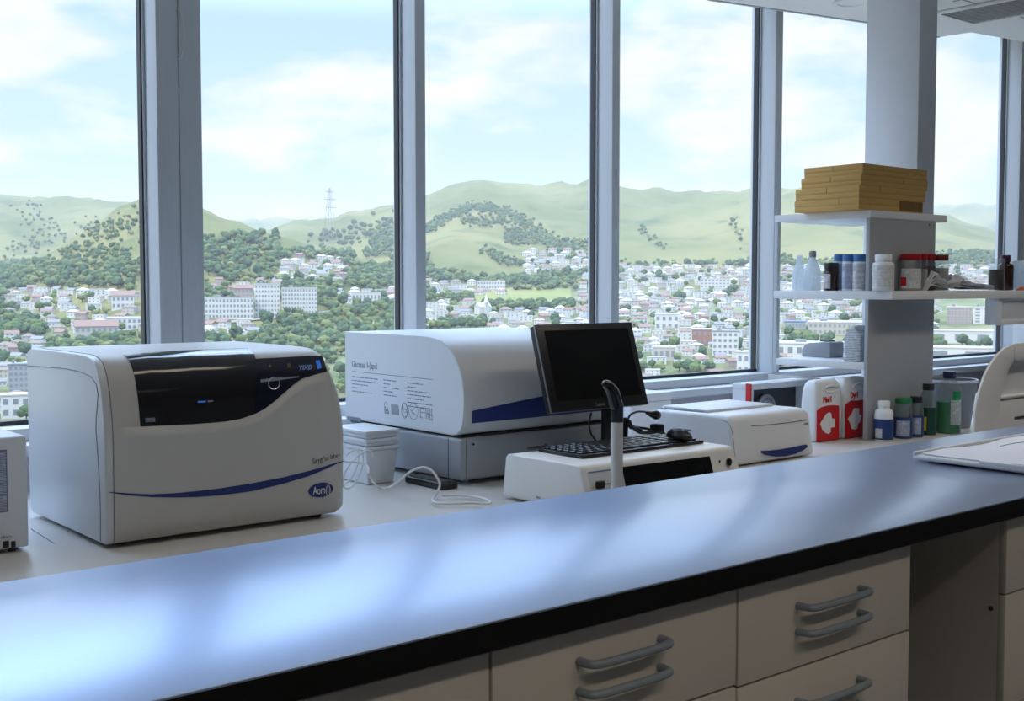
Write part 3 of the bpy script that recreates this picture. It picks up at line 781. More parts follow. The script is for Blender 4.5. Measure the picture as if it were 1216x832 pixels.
def bar(u0, v0, u1, v1, th=0.0011):
    a, b = sp(u0, v0), sp(u1, v1); mb.tube([(sx_ + 0.0002, a.y, a.z), (sx_ + 0.0002, b.y, b.z)], th, 5)
ring(487, 560, 0.011, 0.011); bar(475, 580, 478, 655, 0.002); bar(500, 580, 522, 660, 0.002); bar(478, 660, 524, 664, 0.0022); bar(490, 620, 505, 655, 0.003)
for k in range(8): bar(553 + k * 12, 550 + k * 2, 560 + k * 12, 672 + k * 2, 0.0012)
ring(712, 600, 0.017, 0.017); ring(718, 660, 0.015, 0.015); ring(712, 630, 0.021, 0.03)
ring(820, 640, 0.030, 0.032); bar(785, 620, 850, 690); bar(795, 660, 830, 670); bar(835, 600, 800, 640)
for (q0, q1) in (((900, 605), (1045, 612)), ((900, 605), (905, 720)), ((905, 650), (965, 660)), ((905, 700), (930, 722)), ((970, 612), (975, 730)), ((990, 612), (995, 730)), ((1015, 612), (1020, 735)), ((1040, 612), (1046, 745)), ((1000, 740), (1050, 748)), ((980, 660), (1040, 690))): bar(*q0, *q1, 0.0013)
mb.build('side_pictograms', 'ink_grey', r)

# ------------------------------------------------------------------ tubs, adapter and cable between the two instruments
tx0, tx1, tyf, tyb = 2.318, 2.472, 3.615, 3.86
def tub(name, label, z0, z1, tap, grp=None, lid=True):
    r = thing(name, label, 'tub', ((tx0 + tx1) / 2, (tyf + tyb) / 2, z0), grp)
    t = bmesh.new(); k = tap
    lo = [(tx0 + k, tyf + k, z0), (tx1 - k, tyf + k, z0), (tx1 - k, tyb - k, z0), (tx0 + k, tyb - k, z0)]
    hi = [(tx0 + 0.006, tyf + 0.006, z1 - 0.012), (tx1 - 0.006, tyf + 0.006, z1 - 0.012), (tx1 - 0.006, tyb - 0.006, z1 - 0.012), (tx0 + 0.006, tyb - 0.006, z1 - 0.012)]
    A = [t.verts.new(p) for p in lo]; B = [t.verts.new(p) for p in hi]
    t.faces.new(A[::-1]); t.faces.new(B)
    for i in range(4): t.faces.new([A[i], A[(i + 1) % 4], B[(i + 1) % 4], B[i]])
    mb = MB(); mb.take(t, 0.006, 3); mb.build('tub_body', 'tub_white', r)
    MB().box(tx0, tyf, z1 - 0.0125, tx1, tyb, z1, bev=0.004, seg=2).build('rim', 'tub_white', r)
    return r
tub('plastic_tub', 'white plastic tub, lowest and tallest of the stack right of the beige instrument', ZD + 0.0005, 0.862, 0.02)
tub('plastic_tub', 'shallow white plastic tub, middle of the stack beside the beige instrument', 0.8625, 0.891, 0.010)
tub('plastic_tub', 'shallow white plastic tub, topmost of the stack beside the beige instrument', 0.8915, 0.922, 0.010)
r = thing('power_adapter', 'flat black power adapter on the bench in front of the grey instrument base', 'power adapter', (2.52, 3.45, ZD))
MB().box(2.478, 3.37, ZD + 0.0005, 2.555, 3.60, ZD + 0.026, bev=0.006, seg=3).build('casing', 'black_plastic', r)
MB().box(2.49, 3.385, ZD + 0.0262, 2.543, 3.585, ZD + 0.0275, bev=0.0005, seg=1).build('top_ridge', 'gloss_black', r)
r_ = 0.0042; CZ = 0.009
def cpt(u, v, y=None): return PZ(330 + u / 4.504, 500 + v / 4.504, ZD + r_ + CZ) if y is None else PY(330 + u / 4.504, 500 + v / 4.504, y)
pts = [(2.02, 3.62, ZD + 0.12), (2.06, 3.585, ZD + 0.125), cpt(450, 225, 3.50), cpt(490, 290, 3.44), cpt(535, 352), cpt(590, 356), cpt(640, 325, 3.33), cpt(715, 265, 3.27), cpt(780, 246, 3.24), cpt(830, 272, 3.21), cpt(866, 335, 3.19), cpt(845, 392), cpt(828, 420), cpt(850, 438), cpt(930, 440), cpt(1040, 437), cpt(1120, 441), cpt(1136, 430), cpt(1080, 408), cpt(980, 396), cpt(880, 396)]
for p in pts: p_ = p
mb = MB(); mb.tube(pts, r_, 8, 6); tag(mb.build('power_cable', 'cable_white'), 'white cable looping over the bench between the beige instrument and the grey base', 'cable')
mb = MB(); q = []
for k in range(26):
    a = 2 * PI * k / 12; q.append((2.235 + 0.055 * math.cos(a) + 0.012 * math.cos(a * 0.37), 3.56 + 0.008 * k * 0.4 - 0.02, ZD + 0.078 + 0.066 * math.sin(a + 0.6) + 0.004 * math.cos(k)))
mb.tube(q, 0.0028, 6, 3); tag(mb.build('cable_coil', 'cable_white'), 'thin white coil of cable standing beside the white tubs', 'cable')
# ------------------------------------------------------------------ low white instrument with a keyboard on top
CX0, CX1 = 2.545, 3.325
r = thing('console_instrument', 'low cream instrument with black front window, carrying the keyboard', 'lab instrument', ((CX0 + CX1) / 2, 2.9, ZD))
zf = 0.879
prof = [(2.668, ZD + 0.010), (2.688, 0.775), (2.716, 0.862), (2.719, 0.870), (2.728, 0.8765), (2.742, zf), (3.070, zf), (3.086, 0.876), (3.096, 0.866), (3.108, ZD + 0.02), (3.100, ZD + 0.010)]
t = bmesh.new(); n = len(prof); A = []; B = []
for y, z in prof:
    k = (zf - z) / (zf - ZD)
    A.append(t.verts.new((CX0 + 0.006 - 0.006 * k, y, z))); B.append(t.verts.new((CX1 - 0.028 + 0.028 * k, y, z)))
t.faces.new(A); t.faces.new(B[::-1])
for i in range(n): t.faces.new([A[(i + 1) % n], A[i], B[i], B[(i + 1) % n]])
bmesh.ops.recalc_face_normals(t, faces=t.faces)
mb = MB(); mb.take(t, 0.006, 3, 50); mb.build('housing', 'warm_white_shell', r, smooth=40)
for (x, y) in ((CX0 + 0.06, 2.72), (CX1 - 0.06, 2.72), (CX0 + 0.06, 3.06), (CX1 - 0.06, 3.06)): MB().lathe(x, y, [(0.014, ZD + 0.0005), (0.012, ZD + 0.0105)], 12).build('foot', 'black_plastic', r)
def yC(z): return 2.688 + (2.716 - 2.688) * (z - 0.775) / (0.862 - 0.775)
def cq(name, m, pts, off, th, par=None):
    q = [(x, yC(z) - off, z) for x, z in pts]
    mb = MB(); mb.slab(q, (0, -th, 0.0003)); return mb.build(name, m, par or r, smooth=0)
wx0, wx1, wx2 = PY(738, 553, yC(0.86)).x, PY(842, 541, yC(0.855)).x, PY(849, 568, yC(0.77)).x
cq('front_window', 'screen_black', [(wx0 - 0.002, 0.757), (wx2, 0.757), (wx1, 0.8545), (wx0, 0.8585)], 0.0005, 0.002)
mb = MB()
for q in ([(wx0 + 0.004, 0.766), (wx2 - 0.034, 0.766), (wx2 - 0.030, 0.770), (wx0 + 0.004, 0.770)], [(wx2 - 0.036, 0.760), (wx2 - 0.030, 0.760), (wx1 - 0.030, 0.838), (wx1 - 0.036, 0.838)]):
    mb.slab([(x, yC(z) - 0.0028, z) for x, z in q], (0, -0.0012, 0.0002))
mb.build('window_frame', 'gloss_black', r, smooth=0)
cq('control_plate', 'bench_white', [(CX0 + 0.035, 0.757), (wx0 - 0.006, 0.757), (wx0 - 0.004, 0.856), (CX0 + 0.028, 0.856)], 0.0002, 0.0012)
cq('plate_slot', 'ink_grey', [(CX0 + 0.034, 0.8525), (wx0 - 0.008, 0.8525), (wx0 - 0.008, 0.857), (CX0 + 0.032, 0.857)], 0.0012, 0.001)
def knob(u, v, nm):
    p = PY(u, v, 2.70); p.y = yC(p.z)
    m_ = MB(); m_.box(p.x - 0.017, p.y - 0.016, p.z - 0.0125, p.x + 0.017, p.y - 0.0008, p.z + 0.0125, bev=0.005, seg=3); return m_.build(nm, 'black_plastic', r)
knob(711, 575, 'knob'); 
p = PY(864, 548, 2.705); p.y = yC(p.z)
mb = MB(); mb.prism([(p.x + 0.011 * math.cos(a), p.z + 0.0135 * math.sin(a)) for a in [2 * PI * k / 18 for k in range(18)]], 1, p.y - 0.012, p.y - 0.0005, bev=0.002); mb.build('knob', 'black_plastic', r, recalc=True)
p = PY(854.5, 547.5, 2.705); p.y = yC(p.z)
mb = MB(); mb.prism([(p.x + 0.003 * math.cos(a), p.z + 0.005 * math.sin(a)) for a in [2 * PI * k / 12 for k in range(12)]], 1, p.y - 0.0035, p.y - 0.0005); mb.build('indicator', 'ink_dark', r)
p = PY(716.5, 576, 2.70); text('knob_text', 'l-ner', 0.012, (p.x + 0.008, yC(p.z) - 0.0018, p.z), FRONT, 'ink_grey', r)
p = PX(637.5, 591, CX0 - 0.0008); text('side_text', 'kno', 0.014, (CX0 - 0.0035, p.y, p.z), SIDE, 'ink_dark', r)

# keyboard and mouse
r = thing('keyboard', 'black computer keyboard lying on the low cream instrument', 'keyboard', (2.96, 2.93, zf))
kx0, kx1, ky0, ky1 = 2.655, 3.262, 2.822, 3.045
MB().box(kx0, ky0, zf + 0.0006, kx1, ky1, zf + 0.0125, bev=0.004, seg=2).build('case', 'black_plastic', r)
mb = MB()
rowsk = [14, 14, 14, 13, 12, 9]
for j in range(6):
    y1 = ky1 - 0.012 - j * 0.0335; y0 = y1 - 0.028
    nk = rowsk[j]; L = 0.44; wk = L / nk
    for i in range(nk):
        x0 = kx0 + 0.012 + i * wk
        mb.box(x0, y0, zf + 0.0122, x0 + wk - 0.005, y1, zf + 0.0195, bev=0.0025, seg=1)
    for i in range(3):
        x0 = kx0 + 0.462 + i * 0.042
        mb.box(x0, y0, zf + 0.0122, x0 + 0.036, y1, zf + 0.0195, bev=0.0025, seg=1)
mb.build('keys', 'key_black', r)
mb = MB(); mb.box(kx0 + 0.02, ky1 - 0.009, zf + 0.0122, kx0 + 0.07, ky1 - 0.003, zf + 0.0132); mb.build('status_lights', 'handle_grey', r)
mb = MB(); q = []
for k in range(22):
    a = 2 * PI * k / 10; q.append((2.67 + 0.045 * math.cos(a), 3.066 + 0.010 * math.sin(a), zf + 0.004 + 0.00055 * k + 0.0035))
mb.tube(q, 0.0022, 6, 3); tag(mb.build('coiled_lead', 'black_plastic'), 'thin black coiled cord behind the left end of the keyboard', 'cord')
r = thing('computer_mouse', 'black computer mouse resting on the right end of the keyboard', 'mouse', (3.17, 2.87, zf + 0.0198))
t = bmesh.new(); bmesh.ops.create_uvsphere(t, u_segments=24, v_segments=14, radius=1)
mz = zf + 0.0200
for v in t.verts:
    x, y, z = v.co
    hz = 0.036 * (1 - 0.25 * max(0, -y)) if z > 0 else 0.006
    v.co = Vector((3.175 + x * 0.034 * (1 - 0.12 * y * y), 2.865 + y * 0.058, mz + 0.006 + z * hz))
mb = MB(); mb.take(t); mb.build('shell', 'black_plastic', r, smooth=60)
mb = MB(); mb.box(3.1715, 2.812, mz + 0.032, 3.1785, 2.842, mz + 0.0405, bev=0.002); mb.build('scroll_wheel', 'handle_grey', r)

# monitor on its stand behind the console
MY = 3.12
pbl = PY(656, 491, MY); pbr = PY(770.5, 479, MY)
ptl = PX(635, 387, pbl.x); ptr = PX(750.5, 381, pbr.x)
mw = pbr.x - pbl.x; lean = math.atan2(((ptl.y + ptr.y) / 2 - MY), ((ptl.z + ptr.z) / 2 - pbl.z)); mh = ((ptl.z + ptr.z) / 2 - pbl.z) / math.cos(lean)
r = thing('computer_monitor', 'black desktop monitor tilted back, switched off, in front of the white rounded instrument', 'monitor', ((pbl.x + pbr.x) / 2, MY, ZD))
Mx = Matrix.Translation((pbl.x, MY, (pbl.z + pbr.z) / 2)) @ Matrix.Rotation(-lean, 4, 'X')
def mon(name, m, *a, bev=0, seg=2, par=None):
    mb = MB(); mb.box(*a, bev=bev, seg=seg); mb.bm.transform(Mx); return mb.build(name, m, par or r)
mon('casing', 'black_plastic', 0.002, 0.004, 0.002, mw - 0.002, 0.040, mh - 0.002, bev=0.006)
mon('side_band', 'bezel_grey', 0, 0.0065, 0, mw, 0.013, mh, bev=0.002)
be = mon('bezel', 'black_plastic', 0.001, 0.0, 0.001, mw - 0.001, 0.007, mh - 0.001, bev=0.003)
mon('screen', 'screen_black', 0.036, -0.0012, 0.040, mw - 0.030, 0.001, mh - 0.026)
t_ = text('maker_text', 'Lanoo', 0.021, (0, 0, 0), FRONT, 'bezel_grey', r, sx=0.9)
t_.data.transform(Matrix.Translation(Vector(r['_org']))); 
t_.data.transform(Matrix.Translation(-Vector(r['_org'])) @ Mx @ Matrix.Translation((mw * 0.44, -0.0006, 0.0105)))
t_.parent = be
mon('back_bulge', 'black_plastic', mw * 0.25, 0.0405, mh * 0.2, mw * 0.75, 0.062, mh * 0.75, bev=0.008)
nx = PY(727, 505, 3.2).x
mb = MB(); mb.box(nx - 0.035, 3.205, 0.745, nx + 0.035, 3.228, 1.06, bev=0.006); mb.build('neck', 'black_plastic', r)
mb = MB(); mb.box(nx - 0.16, 3.13, ZD + 0.0006, nx + 0.036, 3.34, ZD + 0.016, bev=0.006); mb.box(nx - 0.05, 3.19, ZD + 0.012, nx + 0.036, 3.25, 0.75, bev=0.006); mb.build('stand_base', 'black_plastic', r)
pts = [PY(702, 490, 3.15), PY(699.5, 503, 3.14), PY(702, 515, 3.13), PY(708, 526, 3.125), PY(715, 535, 3.13)]
pts[-1] = Vector((pts[-2].x + 0.04, 3.13, ZD + 0.02))
tag(MB().tube(pts, 0.0042, 8, 5).build('monitor_cable', 'black_plastic'), 'black cable hanging in a bow from the left underside of the monitor', 'cable')
# tangle of black leads and the bent desk microphone
random.seed(8)
mxp = PY(784, 505, 3.30)
r = thing('desk_microphone', 'black gooseneck with a rounded head bending out to the right behind the keyboard', 'microphone', (PY(745, 540, 3.22).x, 3.22, ZD))
gx0 = PY(745, 540, 3.22).x
MB().box(gx0 - 0.045, 3.185, ZD + 0.0006, gx0 + 0.045, 3.255, ZD + 0.03, bev=0.01, seg=3).build('base', 'black_plastic', r)
gp = [Vector((gx0, 3.22, ZD + 0.028)), Vector((gx0 - 0.004, 3.22, ZD + 0.12)), PY(746, 497, 3.22), PY(754, 489.5, 3.22), PY(764, 488.6, 3.22), PY(771, 490.5, 3.22)]
MB().tube(gp, 0.0042, 8, 6).build('gooseneck', 'black_plastic', r)
h0, h1, h2, h3 = PY(767, 489.5, 3.22), PY(773, 491.5, 3.22), PY(778.5, 492.5, 3.22), PY(782, 493, 3.22)
MB().tube([h0, h1, h2, h3], 0.016, 14, 4, rads=[0.005, 0.013, 0.020, 0.015, 0.012]).build('head', 'gloss_black', r)
r = thing('lead_bundle', 'bundle of black leads and plugs behind the right end of the keyboard', 'cables', (PY(765, 515, 3.24).x, 3.24, ZD))
bp = [PY(u, v, 3.17) for u, v in ((746, 504), (752, 508), (760, 512), (768, 513), (776, 516), (782, 518), (790, 517))]
for k in range(4):
    q = [p + Vector((random.uniform(-.006, .006), k * 0.010, random.uniform(-.008, .008) + 0.004 * k)) for p in bp]
    q = [Vector((q[0].x - 0.01, q[0].y + 0.02, ZD + 0.006))] + q + [Vector((q[-1].x + 0.03, q[-1].y, ZD + 0.006))]
    MB().tube(q, 0.0052, 8, 5).build('lead', 'black_plastic', r)
p0, p1 = PY(748, 518, 3.18), PY(775, 520, 3.18)
MB().box(p0.x, 3.275, ZD + 0.0006, p1.x + 0.05, 3.34, ZD + 0.075, bev=0.012, seg=3).build('plug_block', 'black_plastic', r)
q = PY(783, 512, 3.19)
MB().box(q.x - 0.022, 3.18, ZD + 0.002, q.x + 0.022, 3.225, q.z + 0.03, bev=0.008).build('connector', 'black_plastic', r)

# white post with a black curved top
SY = 2.632
sxp = PY(732.5, 520, SY).x
r = thing('handle_post', 'white round post with curved black grip standing in front of the keyboard', 'post', (sxp, SY, ZD))
sr = (PY(739, 540, SY).x - PY(726, 540, SY).x) / 2 * 0.80
zsplit = PY(732, 500.5, SY).z
MB().lathe(sxp, SY, [(sr, ZD + 0.006), (sr, zsplit)], 28).build('tube', 'warm_white_shell', r, smooth=50)
MB().lathe(sxp, SY, [(sr * 1.5, ZD + 0.0006), (sr * 1.5, ZD + 0.005), (sr * 1.05, ZD + 0.010)], 28).build('foot', 'warm_white_shell', r)
gp = [(sxp, SY, zsplit - 0.001), (sxp, SY, zsplit + 0.05), PY(731.5, 480, SY), PY(728, 467, SY), PY(724, 460, SY), PY(720, 456.5, SY), PY(717, 455.4, SY), PY(716, 455.2, SY)]
MB().tube(gp, sr, 20, 6, rads=[sr * 1.04, sr * 1.08, sr * 1.12, sr * 1.08, sr * 0.92, sr * 0.78, sr * 0.5, sr * 0.12]).build('grip', 'gloss_black', r, smooth=60)

# printer-like white instrument to the right
DX0, DX1, DY0, DY1, DZ = 3.694, 4.236, 3.038, 3.475, 0.928
r = thing('benchtop_reader', 'white instrument with a flat lid and dark blue crescent handle, right of the keyboard', 'lab instrument', ((DX0 + DX1) / 2, 3.25, ZD))
t = bmesh.new()
def Dv(x, y, z):
    k = (z - ZD) / (DZ - ZD); xm = (DX0 + DX1) / 2
    return (xm + (x - xm) * (1 - 0.045 * k) - 0.012 * k, y + (0.018 * k if y < 3.2 else 0), z)
pr_ = [(DY0, ZD + 0.006), (DY0, 0.90), (DY0 + 0.008, 0.915), (DY0 + 0.024, 0.925), (DY0 + 0.05, DZ), (DY1, DZ - 0.004), (DY1, ZD + 0.006)]
A = [t.verts.new(Dv(DX0, *p)) for p in pr_]; B = [t.verts.new(Dv(DX1, *p)) for p in pr_]; n = len(pr_)
t.faces.new(A); t.faces.new(B[::-1])
for i in range(n): t.faces.new([A[(i + 1) % n], A[i], B[i], B[(i + 1) % n]])
bmesh.ops.recalc_face_normals(t, faces=t.faces)
mb = MB(); mb.take(t, 0.018, 4, 50); mb.build('housing', 'cool_white_shell', r, smooth=45)
for (x, y) in ((DX0 + 0.05, DY0 + 0.05), (DX1 - 0.05, DY0 + 0.05), (DX0 + 0.05, DY1 - 0.05), (DX1 - 0.05, DY1 - 0.05)): MB().lathe(x, y, [(0.014, ZD + 0.0005), (0.012, ZD + 0.007)], 12).build('foot', 'black_plastic', r)
def yD(z): return DY0 + 0.018 * (z - ZD) / (DZ - ZD)
lid = [PZ(u, v, DZ + 0.006) for u, v in ((803.4, 486.9), (839.6, 476.6), (898.5, 481.6), (845.5, 489.8))]
lx0, lx1, ly0, ly1 = DX0 + 0.035, DX1 - 0.075, DY0 + 0.17, DY1 - 0.012
MB().box(lx0, ly0, DZ - 0.0035, lx1, ly1, DZ + 0.010, bev=0.003).build('lid', 'tub_white', r)
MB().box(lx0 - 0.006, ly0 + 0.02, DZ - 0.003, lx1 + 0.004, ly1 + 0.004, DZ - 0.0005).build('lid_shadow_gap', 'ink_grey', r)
for y in (ly1 - 0.03,): MB().box(lx0 - 0.022, y, DZ - 0.006, lx0 - 0.008, y + 0.02, DZ + 0.006, bev=0.002).build('hinge', 'tub_white', r)
def dq(name, m, pix, off=0.0006, th=0.003):
    q = []
    for u, v in pix:
        p = PY(u, v, DY0 + 0.008); q.append((p.x, yD(p.z) - off, p.z))
    mb = MB(); mb.slab(q, (0, -th, 0.0002)); return mb.build(name, m, r, smooth=0)
dq('crescent_handle', 'navy', [(902.5, 535), (912, 534.6), (925, 533.2), (940, 530.6), (950, 528.4), (956.5, 527.5), (956.8, 530.5), (951, 534.5), (942, 538.5), (930, 541.2), (918, 541.6), (908, 540), (903, 537.8)], th=0.005)
dq('front_joint', 'ink_grey', [(893, 505.2), (915, 503.8), (940, 501), (958, 498), (958, 498.8), (940, 501.8), (915, 504.6), (893, 506)], th=0.001)
p = PY(954, 504.5, DY0 + 0.012); text('maker_text', 'CLOM', 0.0135, (p.x, yD(p.z) - 0.0025, p.z), FRONT, 'navy', r, sx=0.8)
sjp = [PX(u, v, DX0 + 0.003) for u, v in ((857, 498), (866, 503), (870.5, 515), (872.5, 535), (875.5, 556))]
MB().tube([(Dv(DX0, p.y, p.z)[0] + 0.0005, p.y, p.z) for p in sjp], 0.0012, 6, 4).build('side_joint', 'ink_grey', r)
p = PX(857.5, 498.5, DX0 + 0.01)
# small white box behind it, against the wall
r = thing('small_white_case', 'small white case against the wall between monitor and flat-lidded instrument', 'case', (4.18, 3.95, ZD))
a, b = PY(771, 470, 3.9), PY(797.5, 470, 3.9)
MB().box(a.x - 0.12, 3.9, ZD + 0.0006, b.x, 4.10, a.z - 0.028, bev=0.006, seg=3).build('body', 'cool_white_shell', r)
MB().box(a.x - 0.121, 3.898, a.z - 0.0275, b.x + 0.001, 4.102, PY(785, 466, 3.9).z, bev=0.006, seg=3).build('lid', 'cool_white_shell', r)

# open white carton with a red edge and a dark inside
FX0, FX1, FY0, FY1 = 4.487, 4.985, 3.60, 3.715
fz = PY(940, 453, FY0).z + 0.004
r = thing('open_carton', 'white open-fronted box with red left edge and dark inside, behind the jugs', 'box', ((FX0 + FX1) / 2, 3.78, ZD))
mb = MB(); mb.box(FX0 + 0.013, FY0, fz - 0.03, FX1, FY1, fz, bev=0.004).box(FX1 - 0.055, FY0, ZD + 0.0006, FX1, FY1, fz - 0.0301, bev=0.004)
mb.box(FX0 + 0.013, FY0, ZD + 0.0006, FX0 + 0.03, FY1, fz - 0.0301).box(FX0 + 0.0301, FY0, ZD + 0.0006, FX1 - 0.0551, FY1, ZD + 0.02)
mb.build('shell', 'tub_white', r)
MB().box(FX0 + 0.0065, FY0 - 0.004, ZD + 0.0006, FX0 + 0.0125, FY0 + 0.03, fz + 0.003, bev=0.002).build('red_edge', 'red_strip', r)
MB().box(FX0 + 0.0302, FY0 + 0.06, ZD + 0.0201, FX1 - 0.0552, FY1 - 0.01, fz - 0.0302).build('dark_inside', 'box_inside', r)
cxr = PY(911, 486, FY0 + 0.03)
MB().prism([(cxr.x + 0.075 * math.cos(a), 0.835 + 0.085 * math.sin(a)) for a in [2 * PI * k / 32 for k in range(32)]], 1, FY0 + 0.03, FY0 + 0.055, bev=0.004).build('round_reel', 'bezel_grey', r)
mb = MB()
for k in range(20):
    a = 2 * PI * k / 20; c_, s_ = math.cos(a), math.sin(a)
    mb.box(cxr.x + 0.055 * c_ - 0.005, FY0 + 0.027, 0.835 + 0.063 * s_ - 0.005, cxr.x + 0.055 * c_ + 0.005, FY0 + 0.0299, 0.835 + 0.063 * s_ + 0.005)
mb.build('reel_marks', 'ink_grey', r)
p = PY(893 + 4, 484, FY0 + 0.028); text('reel_text', 'Grabt', 0.036, (cxr.x - 0.046, FY0 + 0.0268, 0.835 + 0.018), FRONT, 'ink_grey', r, sx=0.9)
r = thing('paper_sleeve', 'folded cream paper sleeve leaning beside the first red-labelled jug', 'paper', (5.05, 3.7, ZD))
mb = MB()
for k in range(3):
    x = 5.0 + k * 0.028; mb.slab([(x, 3.58 + k * 0.01, ZD + 0.0006), (x + 0.004, 3.9, ZD + 0.0006), (x + 0.012, 3.9, 0.985 - k * 0.008), (x + 0.010, 3.58 + k * 0.01, 0.985 - k * 0.008)], (0.018, 0, 0))
mb.build('folded_sheets', 'paper_cream', r)

# ------------------------------------------------------------------ two jugs with red labels
def jug(x0, x1, y0, y1, z1, label, wave, arrow, txt, tpos):
    r = thing('plastic_jug', label, 'jug', ((x0 + x1) / 2, (y0 + y1) / 2, ZD))
    t = bmesh.new(); rows = []
    prof_ = [(0.010, ZD + 0.0006), (0.0, ZD + 0.012), (0.0, z1 - 0.11), (0.004, z1 - 0.05), (0.012, z1 - 0.018), (0.024, z1 - 0.004), (0.036, z1)]
    n = 40
    for ins, z in prof_:
        row = []; hx, hy = (x1 - x0) / 2 - ins, (y1 - y0) / 2 - ins
        for k in range(n):
            a = 2 * PI * k / n; c, s = math.cos(a), math.sin(a); e = 0.30
            row.append(t.verts.new(((x0 + x1) / 2 + hx * math.copysign(abs(c) ** e, c), (y0 + y1) / 2 + hy * math.copysign(abs(s) ** e, s), z)))
        rows.append(row)
    for i in range(len(rows) - 1):
        for k in range(n): t.faces.new([rows[i][k], rows[i][(k + 1) % n], rows[i + 1][(k + 1) % n], rows[i + 1][k]])
    t.faces.new(rows[0][::-1]); t.faces.new(rows[-1])
    mb = MB(); mb.take(t); b = mb.build('jug_body', 'bottle_white', r, smooth=50)
    # moulded grip: a shallow oval ridge near the top
    gxm = x0 + (x1 - x0) * 0.55; gz = z1 - 0.045
    mb = MB(); mb.tube([(gxm + 0.055 * math.cos(a), y0 + 0.003, gz + 0.016 * math.sin(a)) for a in [2 * PI * k / 24 for k in range(25)]], 0.005, 8); mb.build('moulded_grip', 'bottle_white', r)
    yl = y0 - 0.0012
    pts = [PY(940 + u / 9.24, 440 + v / 9.24, yl) for u, v in wave]
    mb = MB(); mb.slab([(min(x1 + 0.002, max(x0 - 0.002, p.x)), yl, max(ZD + 0.004, p.z)) for p in pts], (0, 0.002, 0)); lb = mb.build('red_label', 'red_label', r, smooth=0)
    pts = [PY(940 + u / 9.24, 440 + v / 9.24, yl - 0.001) for u, v in arrow]
    mb = MB(); mb.slab([(p.x, yl - 0.0012, p.z) for p in pts], (0, 0.001, 0)); ar = mb.build('white_arrow', 'bottle_white', r, smooth=0); ar.parent = lb
    p = PY(940 + tpos[0] / 9.24, 440 + tpos[1] / 9.24, y0 - 0.001)
    text('jug_text', txt, 0.040, (p.x, y0 - 0.0012, p.z), FRONT, 'red_label', r, ext=0.0016, sx=0.84)
    return r
J1x0, J1x1, J2x1, JY0, JY1 = 4.590, 4.800, 5.02, 3.285, 3.385
jz1, jz2 = PY(972, 451, JY0 + 0.03).z, PY(1010, 447.5, JY0 + 0.03).z
jug(J1x0, J1x1, JY0, JY1, jz1, 'red-labelled white jug with white arrow, left one of the two',
    [(150, 800), (140, 560), (205, 470), (270, 440), (330, 400), (400, 382), (460, 378), (523, 382), (523, 752), (400, 775)],
    [(410, 455), (380, 475), (345, 530), (315, 580), (335, 640), (370, 680), (410, 695), (432, 665), (430, 625), (475, 618), (480, 530), (442, 520), (435, 465)], 'MnH', (345, 352))
jug(J1x1 + 0.006, J2x1, JY0 - 0.008, JY1, jz2, 'red-labelled white jug with white arrow, tucked against the shelf panel',
    [(531, 750), (529, 382), (570, 375), (640, 335), (660, 322), (720, 330), (805, 312), (805, 710), (660, 730)],
    [(685, 412), (660, 470), (635, 500), (618, 530), (640, 570), (660, 638), (690, 645), (718, 640), (735, 572), (752, 565), (768, 490), (742, 480), (740, 412)], 'DyH', (645, 300))

# ------------------------------------------------------------------ shelving unit beside the column
SXL, SY0, SY1 = 4.845, 3.186, 3.742
r = thing('shelving_unit', 'white shelving unit of three shelves and an upright panel in front of the column', 'shelves', (5.2, 3.4, ZD))
bxr = PY(1111, 300, SY0).x
sm = 'white_paint'
MB().box(SXL, SY0, 1.774, 5.522, SY1, 1.809, bev=0.002).build('top_shelf', sm, r)
pl = [(SXL, 3.062), (6.62, 3.062), (6.62, 3.372), (5.44, 3.372), (5.44, SY1), (SXL, SY1)]
MB().prism(pl, 2, 1.389, 1.4285, bev=0.002).build('middle_shelf', sm, r)
MB().box(SXL + 0.002, 3.209, 1.054, 5.42, SY1 - 0.02, 1.088, bev=0.002).build('lower_shelf', sm, r)
MB().box(SXL + 0.001, SY0 + 0.002, 1.4287, bxr, SY0 + 0.022, 1.7738, bev=0.0015).build('upper_panel', 'panel_grey', r)
MB().box(SXL + 0.001, SY0 + 0.002, ZD + 0.0006, bxr, SY0 + 0.022, 1.3888, bev=0.0015).build('lower_panel', 'panel_grey', r)
MB().box(6.56, 3.09, ZD + 0.0006, 6.60, 3.36, 1.3888, bev=0.002).build('end_panel', sm, r)
px0 = PY(920.5, 300, SY1 - 0.03).x
MB().box(SXL + 0.008, SY1 - 0.018, 1.02, SXL + 0.03, SY1 + 0.004, 1.7738, bev=0.001).build('rear_post', 'mullion_grey', r)
p = PY(1104, 267, SY0); MB().lathe(p.x, 0, [(0.004, 0), (0.004, 0.001)], 10)
mb = MB(); mb.prism([(p.x + 0.004 * math.cos(a), p.z + 0.004 * math.sin(a)) for a in [2 * PI * k / 10 for k in range(10)]], 1, SY0 + 0.0005, SY0 + 0.0019); mb.build('screw_hole', 'lock_dark', r)
ux0, ux1 = PY(1187, 370, 3.07).x, 6.35
r = thing('under_shelf_unit', 'white box hanging under the right end of the middle shelf', 'box unit', (6.1, 3.2, 1.25))
uz = PY(1187, 386, 3.075).z
mb = MB(); mb.box(ux0, 3.075, uz, ux0 + 0.03, 3.150, 1.3886, bev=0.002).box(ux0 + 0.0301, 3.075, uz, ux1, 3.150, uz + 0.025, bev=0.002).box(ux0 + 0.0301, 3.085, uz + 0.0251, ux1, 3.150, 1.3886)
mb.build('casing', sm, r)
MB().box(ux0 + 0.055, 3.0835, uz + 0.035, ux1 - 0.02, 3.0849, 1.372, bev=0.0005, seg=1).build('front_panel', 'column_paint', r)

